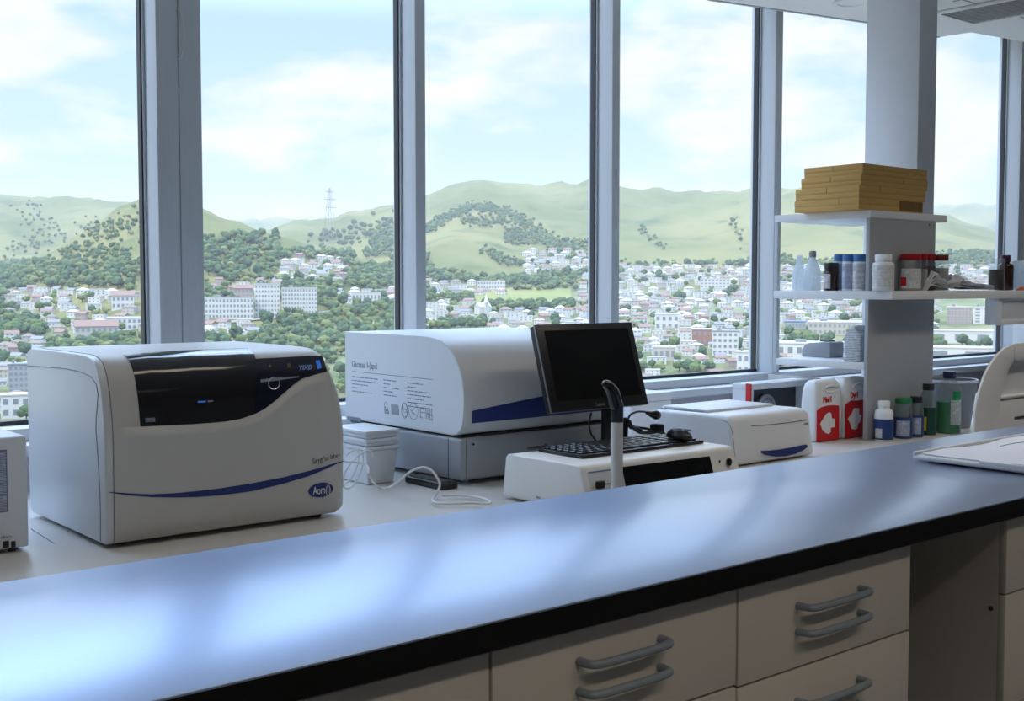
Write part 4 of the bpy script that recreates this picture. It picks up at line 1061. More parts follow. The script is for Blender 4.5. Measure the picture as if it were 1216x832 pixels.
# four flat tan boxes piled on the top shelf
bxs = [(4.772, 5.320, 3.200, 3.565, 0.0575, 'lowest'), (4.775, 5.345, 3.202, 3.562, 0.0565, 'second from the bottom'), (4.796, 5.372, 3.206, 3.545, 0.0520, 'second from the top'), (4.806, 5.362, 3.204, 3.535, 0.0515, 'topmost')]
z = 1.8095
for (a, b, c, d, h, w_) in bxs:
    r = thing('flat_box', 'flat tan box, %s in the pile on the top shelf' % w_, 'box', ((a + b) / 2, (c + d) / 2, z), 'tan boxes piled on the top shelf')
    MB().box(a + 0.001, c + 0.001, z + 0.0003, b - 0.001, d - 0.001, z + h * 0.46, bev=0.0015).build('tray', 'cardboard_tan', r)
    MB().box(a, c, z + h * 0.47, b, d, z + h - 0.0004, bev=0.0015).build('lid', 'cardboard_tan', r)
    MB().box(a + 0.003, c + 0.003, z + h * 0.455, b - 0.003, d - 0.003, z + h * 0.475).build('joint', 'seam_brown', r)
    mb = MB(); yy = c + (d - c) * (0.5 if w_ != 'lowest' else 0.3); xx = a + (b - a) * (0.62 if w_ in ('lowest', 'second from the top') else 0.3)
    mb.box(a - 0.0006, yy - 0.001, z + h * 0.5, a + 0.002, yy + 0.001, z + h - 0.002)
    mb.box(xx, c - 0.0006, z + h * 0.5, xx + 0.002, c + 0.002, z + h - 0.002)
    mb.build('flap_edge', 'seam_brown', r)
    if w_ == 'lowest':
        MB().box(xx + 0.004, c - 0.0012, z + h * 0.12, b - 0.004, c + 0.002, z + h * 0.95).build('end_tab', 'cardboard_dark', r)
    z += h

# ------------------------------------------------------------------ bottles, jars and the rest on the shelves
def facing(x, y): return math.atan2(-y, -x)
def bottle(name, label, cat, x, y, z, r0, h, neck, capr, caph, body, cap, lab=None, grp=None, shoulder=0.2, lz=(0.12, 0.62), la=(-1.2, 1.2), fill=None, n=28, extra=None):
    r = thing(name, label, cat, (x, y, z), grp)
    hb = h - caph; zs_ = z + hb * (1 - shoulder)
    z += 0.0006
    P = [(r0 * 0.92, z), (r0, z + 0.004), (r0, zs_), (r0 * 0.96, zs_ + (hb * shoulder) * 0.25), (r0 * 0.75 + neck * 0.25, zs_ + hb * shoulder * 0.55), (neck, z + hb * 0.985 - 0.002), (neck, z + hb)]
    MB().lathe(x, y, P, n).build('bottle_body', body, r, smooth=50)
    MB().lathe(x, y, [(capr, z + hb + 0.0006), (capr, z + h - 0.003), (capr * 0.94, z + h)], n).build('cap', cap, r, smooth=40)
    f = facing(x, y)
    if fill: MB().lathe(x, y, [(r0 * 0.90, z + 0.003), (r0 * 0.955, z + 0.006), (r0 * 0.955, z + hb * fill[1])], n).build('contents', fill[0], r, smooth=50)
    if lab: MB().arc(x, y, r0 + 0.0004, z + hb * lz[0], z + hb * lz[1], f + la[0], f + la[1], 20).build('paper_label', lab, r, smooth=50)
    if extra:
        m_, e0, e1, a0, a1 = extra
        MB().arc(x, y, r0 + 0.0014, z + hb * e0, z + hb * e1, f + a0, f + a1, 10).build('label_patch', m_, r, smooth=50)
    return r
def hgt(u, v, y, z): return PY(u, v, y).z - z
zsM = 1.4285
# in front of the panel, left to right
yb = 3.122
x = PY(1048.5, 340, yb).x; bottle('pill_bottle', 'white bottle with white cap and faint label, left of the red-lidded jars', 'bottle', x, yb, zsM, 0.050, hgt(1048, 302, yb, zsM), 0.036, 0.039, 0.032, 'bottle_white', 'bottle_white', 'label_faint', shoulder=0.12, lz=(0.15, 0.85))
def jar(u, yj, rj, v0, lab, label, cap, fill, extra=None):
    xj = PY(u, 340, yj).x
    return bottle('lidded_jar', label, 'jar', xj, yj, zsM, rj, hgt(u, v0, yj, zsM), rj * 0.86, rj * 0.93, 0.030, 'clear_plastic', cap, lab, shoulder=0.16, lz=(0.08, 0.72), la=(-0.9, 1.1), fill=fill, extra=extra)
jar(1081, 3.134, 0.0525, 301.5, 'label_faint', 'red-lidded clear jar with a white fruit-picture label, nearest the white bottle', 'cap_red', ('contents_pale', 0.6), ('red_label', 0.16, 0.45, -0.95, -0.35))
jar(1096, 3.160, 0.022, 301.5, None, 'narrow clear jar with a red lid just right of the fruit-label jar', 'cap_red', ('contents_pale', 0.7))
jar(1104.5, 3.155, 0.026, 301.5, None, 'clear jar with a red lid and dark contents, third of the red-lidded jars', 'cap_red', ('contents_dark', 0.8))
jar(1116.5, 3.143, 0.040, 302.5, None, 'clear jar with dark red lid, rightmost of the red-lidded jars', 'cap_dark_red', ('contents_pale', 0.75))
# crumpled papers on the shelf
r = thing('crumpled_papers', 'crumpled white papers lying in a loose stack on the middle shelf', 'papers', (5.5, 3.13, zsM))
random.seed(21)
pa, pb = PY(1094, 344, 3.08).x, PY(1178, 344, 3.08).x
for s_ in range(4):
    rows = []
    for i in range(23):
        t_ = i / 22; row = []
        for k in range(9):
            s2 = k / 8; x = pa + 0.03 + 0.006 * s_ + (pb - pa - 0.03 - 0.006 * s_) * t_; y = 3.068 + s2 * (0.026 + 0.18 * min(1, max(0, (x - 5.44) / 0.06)))
            env = max(0, 1 - abs(t_ - 0.10) / 0.16) * 0.085 + max(0, 1 - abs(t_ - 0.50) / 0.2) * 0.075 * (0.5 + s2) + 0.030 * min(1, (1.02 - t_) * 5)
            ed = min(1, t_ / 0.05) 
            nz_ = abs(noise.noise(Vector((x * 13, y * 13, s_ * 3.1)))) * 0.9 + 0.35
            row.append((x, y + 0.006 * noise.noise(Vector((x * 20, 1, s_))), zsM + 0.0008 + s_ * 0.0055 + (0.004 + env * nz_ * (0.55 + 0.15 * s_)) * ed))
        rows.append(row)
    mb = MB(); mb.grid(rows)
    ex = bmesh.ops.extrude_face_region(mb.bm, geom=list(mb.bm.faces))
    bmesh.ops.translate(mb.bm, vec=(0, 0, 0.0015), verts=[g for g in ex['geom'] if isinstance(g, bmesh.types.BMVert)])
    mb.build('sheet', 'thin_paper', r, recalc=True, smooth=20)
# right end of the shelf
x = PY(1182, 340, 3.11).x; bottle('dark_vial', 'short clear vial with brown contents on the middle shelf, right of the papers', 'vial', x, 3.105, zsM, 0.0405, hgt(1182, 307, 3.105, zsM), 0.037, 0.039, 0.006, 'clear_plastic', 'clear_plastic', shoulder=0.05, fill=('amber_brown', 0.68))
x = PY(1193.5, 340, 3.165).x; bottle('brown_bottle', 'tall dark brown bottle with purple cap at the end of the middle shelf', 'bottle', x, 3.165, zsM, 0.042, hgt(1196, 303, 3.165, zsM), 0.022, 0.025, 0.038, 'amber_brown', 'cap_purple', shoulder=0.16)
x = PY(1213, 340, 3.12).x
r = thing('beaker', 'pale frosted beaker at the right edge of the middle shelf', 'beaker', (x, 3.13, zsM))
bh = hgt(1205, 309, 3.13, zsM)
MB().lathe(x, 3.12, [(0.046, zsM + 0.0006), (0.050, zsM + 0.01), (0.053, zsM + bh), (0.051, zsM + bh), (0.048, zsM + 0.012)], 28, True, True).build('cup', 'frosted', r, smooth=50)
MB().lathe(x, 3.12, [(0.0535, zsM + bh - 0.006), (0.055, zsM + bh - 0.003), (0.0535, zsM + bh)], 28, False, False).build('rim', 'bottle_white', r)
r = thing('orange_card', 'orange folded card lying before the beaker on the middle shelf', 'card', (6.02, 3.075, zsM))
xa = PY(1203, 343, 3.078).x
mb = MB(); mb.slab([(xa, 3.066, zsM + 0.001), (xa + 0.30, 3.066, zsM + 0.001), (xa + 0.30, 3.070, zsM + 0.028), (xa + 0.06, 3.070, zsM + 0.018)], (0, 0.0035, 0)); mb.build('card', 'orange_card', r, smooth=0)
# behind the panel, seen from the left
yl = 3.36
def ux(u, y): return PY(u, 330, y).x
def spray(u, y, rr, v0, label, cap='bottle_milky'):
    x = ux(u, y); h = hgt(u, v0, y, zsM)
    r = thing('squeeze_bottle', label, 'bottle', (x, y, zsM)); z = zsM + 0.0006
    MB().lathe(x, y, [(rr * 0.92, z), (rr, z + 0.005), (rr, z + h * 0.42), (rr * 0.92, z + h * 0.52), (rr * 0.62, z + h * 0.68), (rr * 0.36, z + h * 0.82), (rr * 0.34, z + h * 0.84)], 28).build('bottle_body', 'bottle_milky', r, smooth=50)
    MB().lathe(x, y, [(rr * 0.40, z + h * 0.8406), (rr * 0.40, z + h * 0.97), (rr * 0.32, z + h)], 20).build('cap', cap, r, smooth=40)
    return r, x, z, h
# these stand on the middle shelf between panel and window
def on_left(u, y): 
    x = PY(u, 330, y).x; return max(x, SXL + 0.05)
def leftspot(u, rr):
    """spot along the open left edge of the shelf that shows at column u"""
    p = PX(u, 340, SXL + rr + 0.008); return p.x, p.y
specs = [(949, 0.036, 303, 'milky white squeeze bottle at the window end of the middle shelf'), (964.5, 0.042, 298, 'milky white squeeze bottle with a grey nozzle, next to the brown bottle')]
for i, (u, rr, v0, lbl) in enumerate(specs):
    x, y = leftspot(u, rr); h = PX(u, v0, x).z - zsM
    r = thing('squeeze_bottle', lbl, 'bottle', (x, y, zsM)); z = zsM + 0.0006
    MB().lathe(x, y, [(rr * 0.92, z), (rr, z + 0.005), (rr, z + h * 0.40), (rr * 0.92, z + h * 0.52), (rr * 0.62, z + h * 0.70), (rr * 0.36, z + h * 0.82), (rr * 0.34, z + h * 0.84)], 28).build('bottle_body', 'bottle_milky', r, smooth=50)
    MB().lathe(x, y, [(rr * 0.42, z + h * 0.8406), (rr * 0.42, z + h * 0.97), (rr * 0.34, z + h)], 20).build('cap', 'nozzle_grey' if i else 'bottle_milky', r, smooth=40)
def leftb(u, rr, v0, **k):
    x, y = leftspot(u, rr); return x, y, PX(u, v0, x).z - zsM
x, y, h = leftb(987, 0.036, 312)
bottle('brown_bottle', 'squat brown bottle with white label and black cap beside the blue-capped bottles', 'bottle', x, y, zsM, 0.036, h, 0.031, 0.034, 0.034, 'amber_brown', 'cap_dark', 'label_print', shoulder=0.08, lz=(0.10, 0.80), la=(-1.6, -0.1))
for i, (u, rr, yo, lb_, w_) in enumerate([(997, 0.030, 0.07, 'label_blue_print', 'leftmost of three, half behind brown bottle'), (1007.5, 0.030, 0.0, 'label_blue_print', 'middle of the three'), (1020.5, 0.031, 0.0, 'label_print', 'rightmost of three, beside the panel')]):
    x, y, h = leftb(u, rr, 302)
    if yo: x += yo; y = PX(u, 340, x).y; h = PX(u, 302, x).z - zsM
    bottle('blue_capped_bottle', 'blue-capped white bottle on the middle shelf, ' + w_, 'bottle', x, y, zsM, rr, h, rr * 0.92, rr * 0.98, 0.034, 'bottle_white', 'cap_blue', lb_, shoulder=0.05, lz=(0.06, 0.92), la=(-1.4, 1.4))
# lower shelf
x, y = leftspot(1019, 0.055); y = max(y, 3.275)
zl = 1.0885
r = thing('paper_bag', 'grey printed paper packet standing on the lower shelf beside the panel', 'packet', (x, y, zl))
hb = PX(1019, 390, SXL + 0.05).z - zl
MB().prism([(y - 0.045, zl + 0.0006), (y + 0.045, zl + 0.0006), (y + 0.047, zl + hb * 0.78), (y + 0.012, zl + hb), (y - 0.012, zl + hb), (y - 0.047, zl + hb * 0.78)], 0, SXL + 0.02, SXL + 0.13, bev=0.004).build('packet', 'bag_print', r)
MB().prism([(y - 0.013, zl + hb - 0.004), (y + 0.013, zl + hb - 0.004), (y + 0.010, zl + hb + 0.014), (y - 0.010, zl + hb + 0.014)], 0, SXL + 0.025, SXL + 0.125, bev=0.002).build('folded_top', 'paper_white', r)
x, y = leftspot(965, 0.05)
r = thing('grey_caddy', 'rounded grey caddy with a dark opening on the window end of the lower shelf', 'caddy', (x + 0.1, y, zl))
ya, yb2 = PX(985.5, 420, SXL + 0.2).y, PX(952, 420, SXL + 0.2).y
ht = PX(968, 405, SXL + 0.2).z - zl
xq = SXL + 0.2
MB().prism([(ya, zl + 0.0006), (yb2, zl + 0.0006), (yb2, zl + ht * 0.4), (yb2 - 0.015, zl + ht * 0.72), (yb2 - 0.04, zl + ht * 0.88), (ya + 0.02, zl + ht), (ya + 0.004, zl + ht * 0.96), (ya, zl + ht * 0.9)], 0, xq, xq + 0.12, bev=0.006).build('shell', 'handle_grey' if False else 'base_grey', r)
MB().box(xq + 0.03, ya + 0.03, zl + ht * 0.97, xq + 0.09, ya + 0.085, zl + ht * 1.06, bev=0.004).build('opening_lid', 'gasket_black', r)

# bottles on the desk in front of the panel
def dspot(u, v, rr):
    p = PZ(u, v, ZD); d = Vector((p.x, p.y)).normalized(); y = p.y + d.y * rr * 0.9; y = min(y, 3.172 - rr); return PY(u, v, y).x, y
x, y = dspot(1049, 523, 0.040); bottle('reagent_bottle', 'small white bottle with navy label and white cap, leftmost in its row', 'bottle', x, y, ZD, 0.044, PY(1048, 476, y).z - ZD, 0.026, 0.028, 0.030, 'bottle_white', 'bottle_white', 'bottle_navy', shoulder=0.22, lz=(0.05, 0.66), la=(-1.45, 1.45), extra=('label_print', 0.10, 0.38, -0.95, -0.15))
x, y = dspot(1070.5, 520.5, 0.038); bottle('reagent_bottle', 'navy-labelled clear bottle with a broad green cap beside the white bottle', 'bottle', x, y - 0.008, ZD, 0.043, PY(1068, 473, y - 0.008).z - ZD, 0.038, 0.040, 0.026, 'smoke_glass', 'cap_green', 'bottle_navy', shoulder=0.22, lz=(0.02, 0.62), la=(-1.45, 1.45), extra=('label_blue_print', 0.08, 0.52, -0.75, 0.75))
x, y = dspot(1087.5, 519.5, 0.032); bottle('reagent_bottle', 'clear bottle with a black cap and printed navy label, right of the green-capped bottle', 'bottle', x, y, ZD, 0.035, PY(1084, 471, y).z - ZD, 0.024, 0.029, 0.030, 'smoke_glass', 'cap_dark', 'bottle_navy', shoulder=0.28, lz=(0.03, 0.64), la=(-1.45, 1.45), extra=('label_blue_print', 0.10, 0.58, -0.7, 0.7))
x, y = dspot(1101.5, 517, 0.036); bottle('reagent_bottle', 'tall clear bottle with a black cap, dark green contents and a yellow label strip', 'bottle', x, y, ZD, 0.040, PY(1095, 456, y).z - ZD, 0.026, 0.028, 0.032, 'smoke_glass', 'cap_dark', 'green_dark', shoulder=0.28, lz=(0.02, 0.62), la=(-1.3, 1.3), extra=('yellow_label', 0.12, 0.42, -0.55, -0.15))
x, y = dspot(1126, 515, 0.052); bottle('large_bottle', 'large clear bottle of green liquid with a navy cap and white label', 'bottle', x, y, ZD, 0.060, PY(1124, 441, y).z - ZD, 0.026, 0.031, 0.036, 'clear_plastic', 'cap_navy', 'label_green_print', shoulder=0.24, lz=(0.16, 0.62), la=(0.15, 1.15), fill=('green_liquid', 0.58), extra=('green_liquid', 0.62, 0.78, 0.3, 1.1), n=36)
# grey bin behind it
r = thing('waste_bin', 'grey open bin with white bag rim behind the big green bottle', 'bin', (5.665, 3.225, ZD))
bzt = PY(1150, 452, 3.12).z
MB().lathe(5.665, 3.225, [(0.095, ZD + 0.0006), (0.098, ZD + 0.006), (0.128, bzt), (0.124, bzt), (0.094, ZD + 0.01)], 36).build('bin_body', 'bin_grey', r, smooth=50)
MB().lathe(5.665, 3.225, [(0.129, bzt - 0.012), (0.132, bzt - 0.004), (0.130, bzt + 0.003), (0.122, bzt + 0.002)], 36, False, False).build('bag_rim', 'paper_white', r, smooth=50)

# ------------------------------------------------------------------ white analyser at the right edge
EY = 2.73
r = thing('white_analyser', 'white instrument with a big curved arm at the right edge', 'lab instrument', (5.5, 2.85, ZD))
def e5(u, v, y=EY): p = PY(1090 + u / 4.16, 380 + v / 4.16, y); return (p.x, p.z)
outer = [e5(290, 640), e5(282, 540), e5(285, 450), e5(296, 390), e5(310, 340), e5(332, 275), e5(360, 220), e5(395, 170), e5(430, 138), e5(480, 116), e5(524, 111)]
inner = [e5(400, 640), e5(400, 530), e5(404, 440), e5(410, 390), e5(420, 340), e5(438, 280), e5(455, 235), e5(474, 200)]
xr_ = 5.86; ztop = outer[-1][1]
outer = [(x, max(z, ZD + 0.002)) for x, z in outer]
outer[0] = (outer[1][0] + 0.012, ZD + 0.002)
body = outer + [(xr_ - 0.05, ztop), (xr_, ztop - 0.05), (xr_, ZD + 0.002)]
bx0 = e5(405, 500)[0] + 0.22
MB().box(bx0, EY + 0.0305, ZD + 0.002, xr_ - 0.01, EY + 0.13, ztop - 0.07, bev=0.012, seg=3).build('back_housing', 'cool_white_shell', r, smooth=45)
inn = [(x, max(z, ZD + 0.002)) for x, z in inner]
cheek = outer + [(xr_ - 0.05, ztop), (xr_, ztop - 0.05), (xr_, inn[-1][1] + 0.005), (inn[-1][0] + 0.06, inn[-1][1] - 0.004)] + inn[::-1]
cheek[-1] = (inn[0][0], ZD + 0.002)
MB().box(e5(405, 500)[0] + 0.03, EY + 0.0298, ZD + 0.002, xr_ - 0.02, EY + 0.0304, inn[-1][1]).build('bay_back', 'cool_white_shell', r)
MB().prism(cheek, 1, EY, EY + 0.014, bev=0.004, seg=3, angle=40).build('curved_arm', 'cool_white_shell', r, smooth=45)
a = e5(404, 402); b = e5(524, 402)
MB().box(a[0] + 0.004, EY + 0.008, ZD + 0.002, xr_ - 0.012, EY + 0.0295, a[1] + 0.004, bev=0.006, seg=3).build('drawer_front', 'cool_white_shell', r)
a = e5(418, 376); b = e5(600, 376)
MB().box(a[0], EY + 0.002, e5(418, 392)[1], xr_ - 0.012, EY + 0.0295, a[1], bev=0.006, seg=3).build('bay_floor', 'cool_white_shell', r)
a = e5(485, 478); b = e5(540, 484)
MB().box(a[0], EY + 0.0065, b[1], xr_ - 0.06, EY + 0.0079, a[1]).build('drawer_slot', 'ink_dark', r)
a = e5(478, 128); b = e5(478, 205)
MB().box(a[0] - 0.001, EY - 0.0006, b[1], a[0] + 0.001, EY + 0.001, a[1] - 0.004).build('arm_joint', 'ink_grey', r)
# ------------------------------------------------------------------ outdoors: valley, town and hills
def interp(tab, u):
    if u <= tab[0][0]: return tab[0][1]
    if u >= tab[-1][0]: return tab[-1][1]
    for i in range(len(tab) - 1):
        if u <= tab[i + 1][0]:
            t = (u - tab[i][0]) / (tab[i + 1][0] - tab[i][0]); t = t * t * (3 - 2 * t) * 0.5 + t * 0.5
            return tab[i][1] + (tab[i + 1][1] - tab[i][1]) * t
R_FAR = [(-400, 222), (-100, 228), (0, 233), (30, 235), (60, 240), (110, 238), (150, 244), (240, 262), (300, 276), (325, 280), (400, 300), (520, 330)]
R_SPUR = [(-300, 332), (-50, 335), (20, 322), (60, 302), (110, 270), (150, 246), (172, 236), (200, 239), (242, 250), (270, 262), (300, 270), (330, 280), (400, 303), (470, 318), (560, 336)]
R_MID = [(200, 330), (260, 300), (310, 280), (328, 272), (350, 265), (390, 265), (420, 254), (466, 246), (505, 235), (540, 224), (575, 217), (610, 221), (650, 224), (697, 220), (735, 226), (770, 229), (820, 234), (860, 231), (893, 230), (950, 228), (1010, 232), (1060, 242), (1112, 256), (1160, 272), (1205, 290), (1300, 320)]
R_LOW = [(400, 334), (470, 306), (505, 286), (540, 276), (575, 278), (610, 292), (650, 312), (697, 328), (760, 338)]
R_LOW2 = [(900, 340), (1000, 330), (1060, 312), (1112, 303), (1150, 300), (1205, 304), (1300, 310), (1450, 330)]
R_END = [(850, 262), (1000, 252), (1080, 248), (1112, 246), (1150, 240.5), (1180, 245), (1205, 246), (1300, 240), (1500, 232)]
LAYERS = [(R_SPUR, 1500, 420), (R_FAR, 2900, 700), (R_MID, 2500, 720), (R_LOW, 1750, 330), (R_END, 4600, 900), (R_LOW2, 2100, 300)]
def gbase(r):
    P = [(0, -78), (450, -76), (650, -68), (900, -45), (1150, -22), (1400, -6), (1800, 10), (2500, 22), (6000, 40)]
    return interp(P, r)
def terr(a, r):
    """ground height at bearing a (from the camera axis) and distance r"""
    u = 608 + 1396 * math.tan(max(-1.1, min(1.1, a)))
    g = gbase(r); h = g
    x, y = r * math.sin(a), r * math.cos(a)
    n1 = noise.fractal(Vector((x * 0.0028, y * 0.0016, 3.0)), 1.0, 2.1, 4)
    for tab, R, Wd in LAYERS:
        ca = math.cos(max(-1.1, min(1.1, a)))
        H = EYE + (340 - interp(tab, u)) / 1396 * R * ca - gbase(R)
        if H <= 0: continue
        d = (r - R) / Wd
        b = math.exp(-d * d) if d > -1.7 else 0.0
        e = g + H * b * (1 + 0.24 * n1 * (1 - b) + 0.03 * n1)
        h = max(h, e)
    amp = min(1, max(0, (h - g) / 60)) * 0.0 + 1.5 + min(16, max(0, (h - g) * 0.09))
    return h + amp * noise.fractal(Vector((x * 0.012, y * 0.012, 0)), 1.0, 2.0, 3) * min(1, r / 900)
NA, NR = 300, 190
A0, A1 = -46 * D2R, 48 * D2R
RR = [120 * (6200 / 120) ** (k / (NR - 1)) for k in range(NR)]
AA = [A0 + (A1 - A0) * i / (NA - 1) for i in range(NA)]
HG = np.zeros((NA, NR)); V = np.zeros((NA * NR, 3))
for i, a in enumerate(AA):
    d = FH * math.cos(a) + RT * math.sin(a)
    for k, r_ in enumerate(RR):
        z = terr(a, r_); HG[i, k] = z; V[i * NR + k] = (d.x * r_, d.y * r_, z)
F = []
for i in range(NA - 1):
    for k in range(NR - 1): F.append((i * NR + k, i * NR + k + 1, (i + 1) * NR + k + 1, (i + 1) * NR + k))
def ground_z(x, y):
    p = Vector((x, y, 0)); a = math.atan2(p.dot(RT), p.dot(FH)); r_ = p.length
    fi = min(NA - 1.001, max(0, (a - A0) / (A1 - A0) * (NA - 1))); fk = min(NR - 1.001, max(0, math.log(max(r_, 120.1) / 120) / math.log(6200 / 120) * (NR - 1)))
    i, k = int(fi), int(fk); s, t = fi - i, fk - k
    return HG[i, k] * (1 - s) * (1 - t) + HG[i + 1, k] * s * (1 - t) + HG[i, k + 1] * (1 - s) * t + HG[i + 1, k + 1] * s * t
def hit(u, v, r0=330):
    """the spot of ground seen at a photograph pixel"""
    d = ray(u, v); d = d / Vector((d.x, d.y)).length; r_ = r0; prev = r0
    while r_ < 6000:
        p = CAM + d * r_
        if p.z < ground_z(p.x, p.y):
            lo, hi = prev, r_
            for _ in range(8):
                m = (lo + hi) / 2; p = CAM + d * m
                if p.z < ground_z(p.x, p.y): hi = m
                else: lo = m
            p = CAM + d * hi; return Vector((p.x, p.y, ground_z(p.x, p.y)))
        prev = r_; r_ *= 1.022
    return None

def nature(name, c1, c2, c3, s1, s2, rough=0.95):
    m = bpy.data.materials.new(name); m.use_nodes = True
    nt = m.node_tree; b = nt.nodes['Principled BSDF']; b.inputs['Roughness'].default_value = rough; b.inputs['Specular IOR Level'].default_value = 0.1
    tc = nt.nodes.new('ShaderNodeTexCoord')
    n1 = nt.nodes.new('ShaderNodeTexNoise'); n1.inputs['Scale'].default_value = s1; n1.inputs['Detail'].default_value = 6
    n2 = nt.nodes.new('ShaderNodeTexNoise'); n2.inputs['Scale'].default_value = s2; n2.inputs['Detail'].default_value = 5; n2.inputs['Roughness'].default_value = 0.6
    r1 = nt.nodes.new('ShaderNodeValToRGB'); r1.color_ramp.elements[0].position = 0.36; r1.color_ramp.elements[1].position = 0.64
    r1.color_ramp.elements[0].color = (*c1, 1); r1.color_ramp.elements[1].color = (*c2, 1)
    r2 = nt.nodes.new('ShaderNodeValToRGB'); r2.color_ramp.elements[0].position = 0.52; r2.color_ramp.elements[1].position = 0.70
    r2.color_ramp.elements[0].color = (0, 0, 0, 1); r2.color_ramp.elements[1].color = (1, 1, 1, 1)
    mx = nt.nodes.new('ShaderNodeMix'); mx.data_type = 'RGBA'; mx.inputs['B'].default_value = (*c3, 1)
    for n_ in (n1, n2): nt.links.new(tc.outputs['Object'], n_.inputs['Vector'])
    nt.links.new(n1.outputs['Fac'], r1.inputs['Fac']); nt.links.new(n2.outputs['Fac'], r2.inputs['Fac'])
    nt.links.new(r2.outputs['Color'], mx.inputs['Factor']); nt.links.new(r1.outputs['Color'], mx.inputs['A'])
    nt.links.new(mx.outputs['Result'], b.inputs['Base Color']); MATS[name] = m; return m
nature('hill_grass', (0.098, 0.108, 0.034), (0.178, 0.160, 0.062), (0.062, 0.080, 0.028), 0.004, 0.012)
nature('town_ground', (0.09, 0.115, 0.042), (0.19, 0.185, 0.10), (0.08, 0.11, 0.04), 0.02, 0.03)
nature('meadow', (0.17, 0.185, 0.06), (0.22, 0.21, 0.09), (0.14, 0.165, 0.05), 0.01, 0.04)
for nm, c in (('leaf_mid', (0.072, 0.098, 0.034)), ('leaf_dark', (0.046, 0.072, 0.034)), ('leaf_light', (0.115, 0.13, 0.045))):
    nature(nm, c, tuple(q * 1.35 for q in c), tuple(q * 0.7 for q in c), 0.25, 0.6)
mat('bark', (0.13, 0.10, 0.075), 0.9, scale=3)
mat('wall_white', (0.50, 0.48, 0.44), 0.8, scale=0.6); mat('wall_cream', (0.37, 0.335, 0.28), 0.8, scale=0.6); mat('wall_grey', (0.27, 0.27, 0.27), 0.8, scale=0.6)
mat('wall_pink', (0.33, 0.25, 0.215), 0.8, scale=0.6); mat('wall_brick', (0.27, 0.115, 0.07), 0.85, scale=0.6)
mat('roof_tile', (0.25, 0.155, 0.12), 0.85, scale=1.5, var=0.2); mat('roof_grey', (0.18, 0.18, 0.185), 0.7, scale=1); mat('roof_pale', (0.42, 0.40, 0.37), 0.7, scale=1); mat('roof_brown', (0.19, 0.15, 0.12), 0.85, scale=1)
mat('roof_blue', (0.08, 0.125, 0.21), 0.6, scale=1)
mat('pane_dark', (0.17, 0.185, 0.20), 0.3); mat('asphalt_pale', (0.25, 0.24, 0.22), 0.9, scale=0.4)
mat('pylon_steel', (0.24, 0.22, 0.21), 0.6, 0.3)

me = bpy.data.meshes.new('hills')
org = Vector((FH.x * 1500, FH.y * 1500, -78))
me.from_pydata([tuple(v - np.array(org)) for v in V], [], F)
me.materials.append(MATS['hill_grass']); me.materials.append(MATS['town_ground'])
mi = []
for i in range(NA - 1):
    for k in range(NR - 1):
        z = HG[i, k]; mi.append(1 if (RR[k] < 1500 and z < gbase(RR[k]) + 9) else 0)
me.polygons.foreach_set('material_index', mi)
me.polygons.foreach_set('use_smooth', [True] * len(me.polygons))
ho = bpy.data.objects.new('hills', me); COL.objects.link(ho); ho.location = org; ho['kind'] = 'structure'

def drape(name, pix, m, up=0.8, n=10, kind='structure'):
    """a strip or patch of ground between two lines of photograph pixels"""
    rows = []
    for (ua, va), (ub, vb) in pix:
        a, b = hit(ua, va), hit(ub, vb)
        rows.append([(p.x, p.y, ground_z(p.x, p.y) + up) for p in (a.lerp(b, t / n) for t in range(n + 1))])
    mb = MB(); mb.grid(rows); o = mb.build(name, m, recalc=True); o['kind'] = kind; return o
drape('field', [((548, 352), (552, 366)), ((575, 346), (578, 369)), ((600, 344), (604, 370)), ((625, 343), (628, 368)), ((650, 343), (652, 364)), ((678, 344), (680, 358))], 'meadow', 1.5)
drape('road', [((246, 385.5), (246, 387)), ((290, 381.8), (290, 383.2)), ((340, 377.5), (340, 378.8)), ((375, 373), (375, 374.3)), ((400, 369), (400, 370.2)), ((440, 364), (440, 365))], 'asphalt_pale', 1.6, 3)

# ---- trees and houses: where the photograph shows woods and town
def pick(regs):
    tot = sum(r_[4] for r_ in regs); q = random.random() * tot
    for r_ in regs:
        q -= r_[4]
        if q <= 0: break
    return random.uniform(r_[0], r_[1]), random.uniform(r_[2], r_[3])
WOODS = [(-60, 180, 310, 345, 9), (-60, 180, 345, 420, 12), (-60, 40, 420, 500, 3), (242, 330, 280, 345, 11), (330, 420, 300, 345, 9), (420, 470, 318, 350, 4), (242, 470, 345, 374, 12), (330, 470, 374, 412, 14), (242, 335, 387, 410, 12),
         (505, 640, 332, 346, 4), (640, 700, 318, 345, 5), (505, 560, 345, 392, 4), (560, 697, 364, 392, 4), (600, 640, 272, 292, 1.2), (650, 700, 285, 318, 2),
         (735, 895, 322, 350, 6), (735, 895, 350, 400, 9), (735, 895, 400, 442, 6), (930, 1028, 310, 345, 4), (930, 1028, 345, 400, 6), (1112, 1230, 300, 330, 7), (1112, 1230, 330, 350, 2), (1028, 1112, 300, 400, 3)]
TOWN = [(10, 100, 346, 376, 4), (110, 180, 350, 372, 2.5), (60, 182, 380, 402, 3), (0, 60, 400, 500, 3), (245, 330, 336, 350, 3), (330, 410, 308, 335, 4), (245, 300, 385, 402, 3), (400, 468, 346, 362, 3), (505, 600, 338, 352, 6), (505, 560, 360, 385, 4), (585, 697, 370, 395, 7), (625, 697, 300, 325, 6), (690, 697, 330, 390, 1),
        (735, 895, 318, 345, 10), (735, 895, 345, 385, 14), (735, 895, 385, 436, 10), (930, 1028, 318, 345, 4), (930, 1028, 345, 392, 7), (1112, 1225, 318, 350, 8), (1028, 1112, 318, 400, 6)]
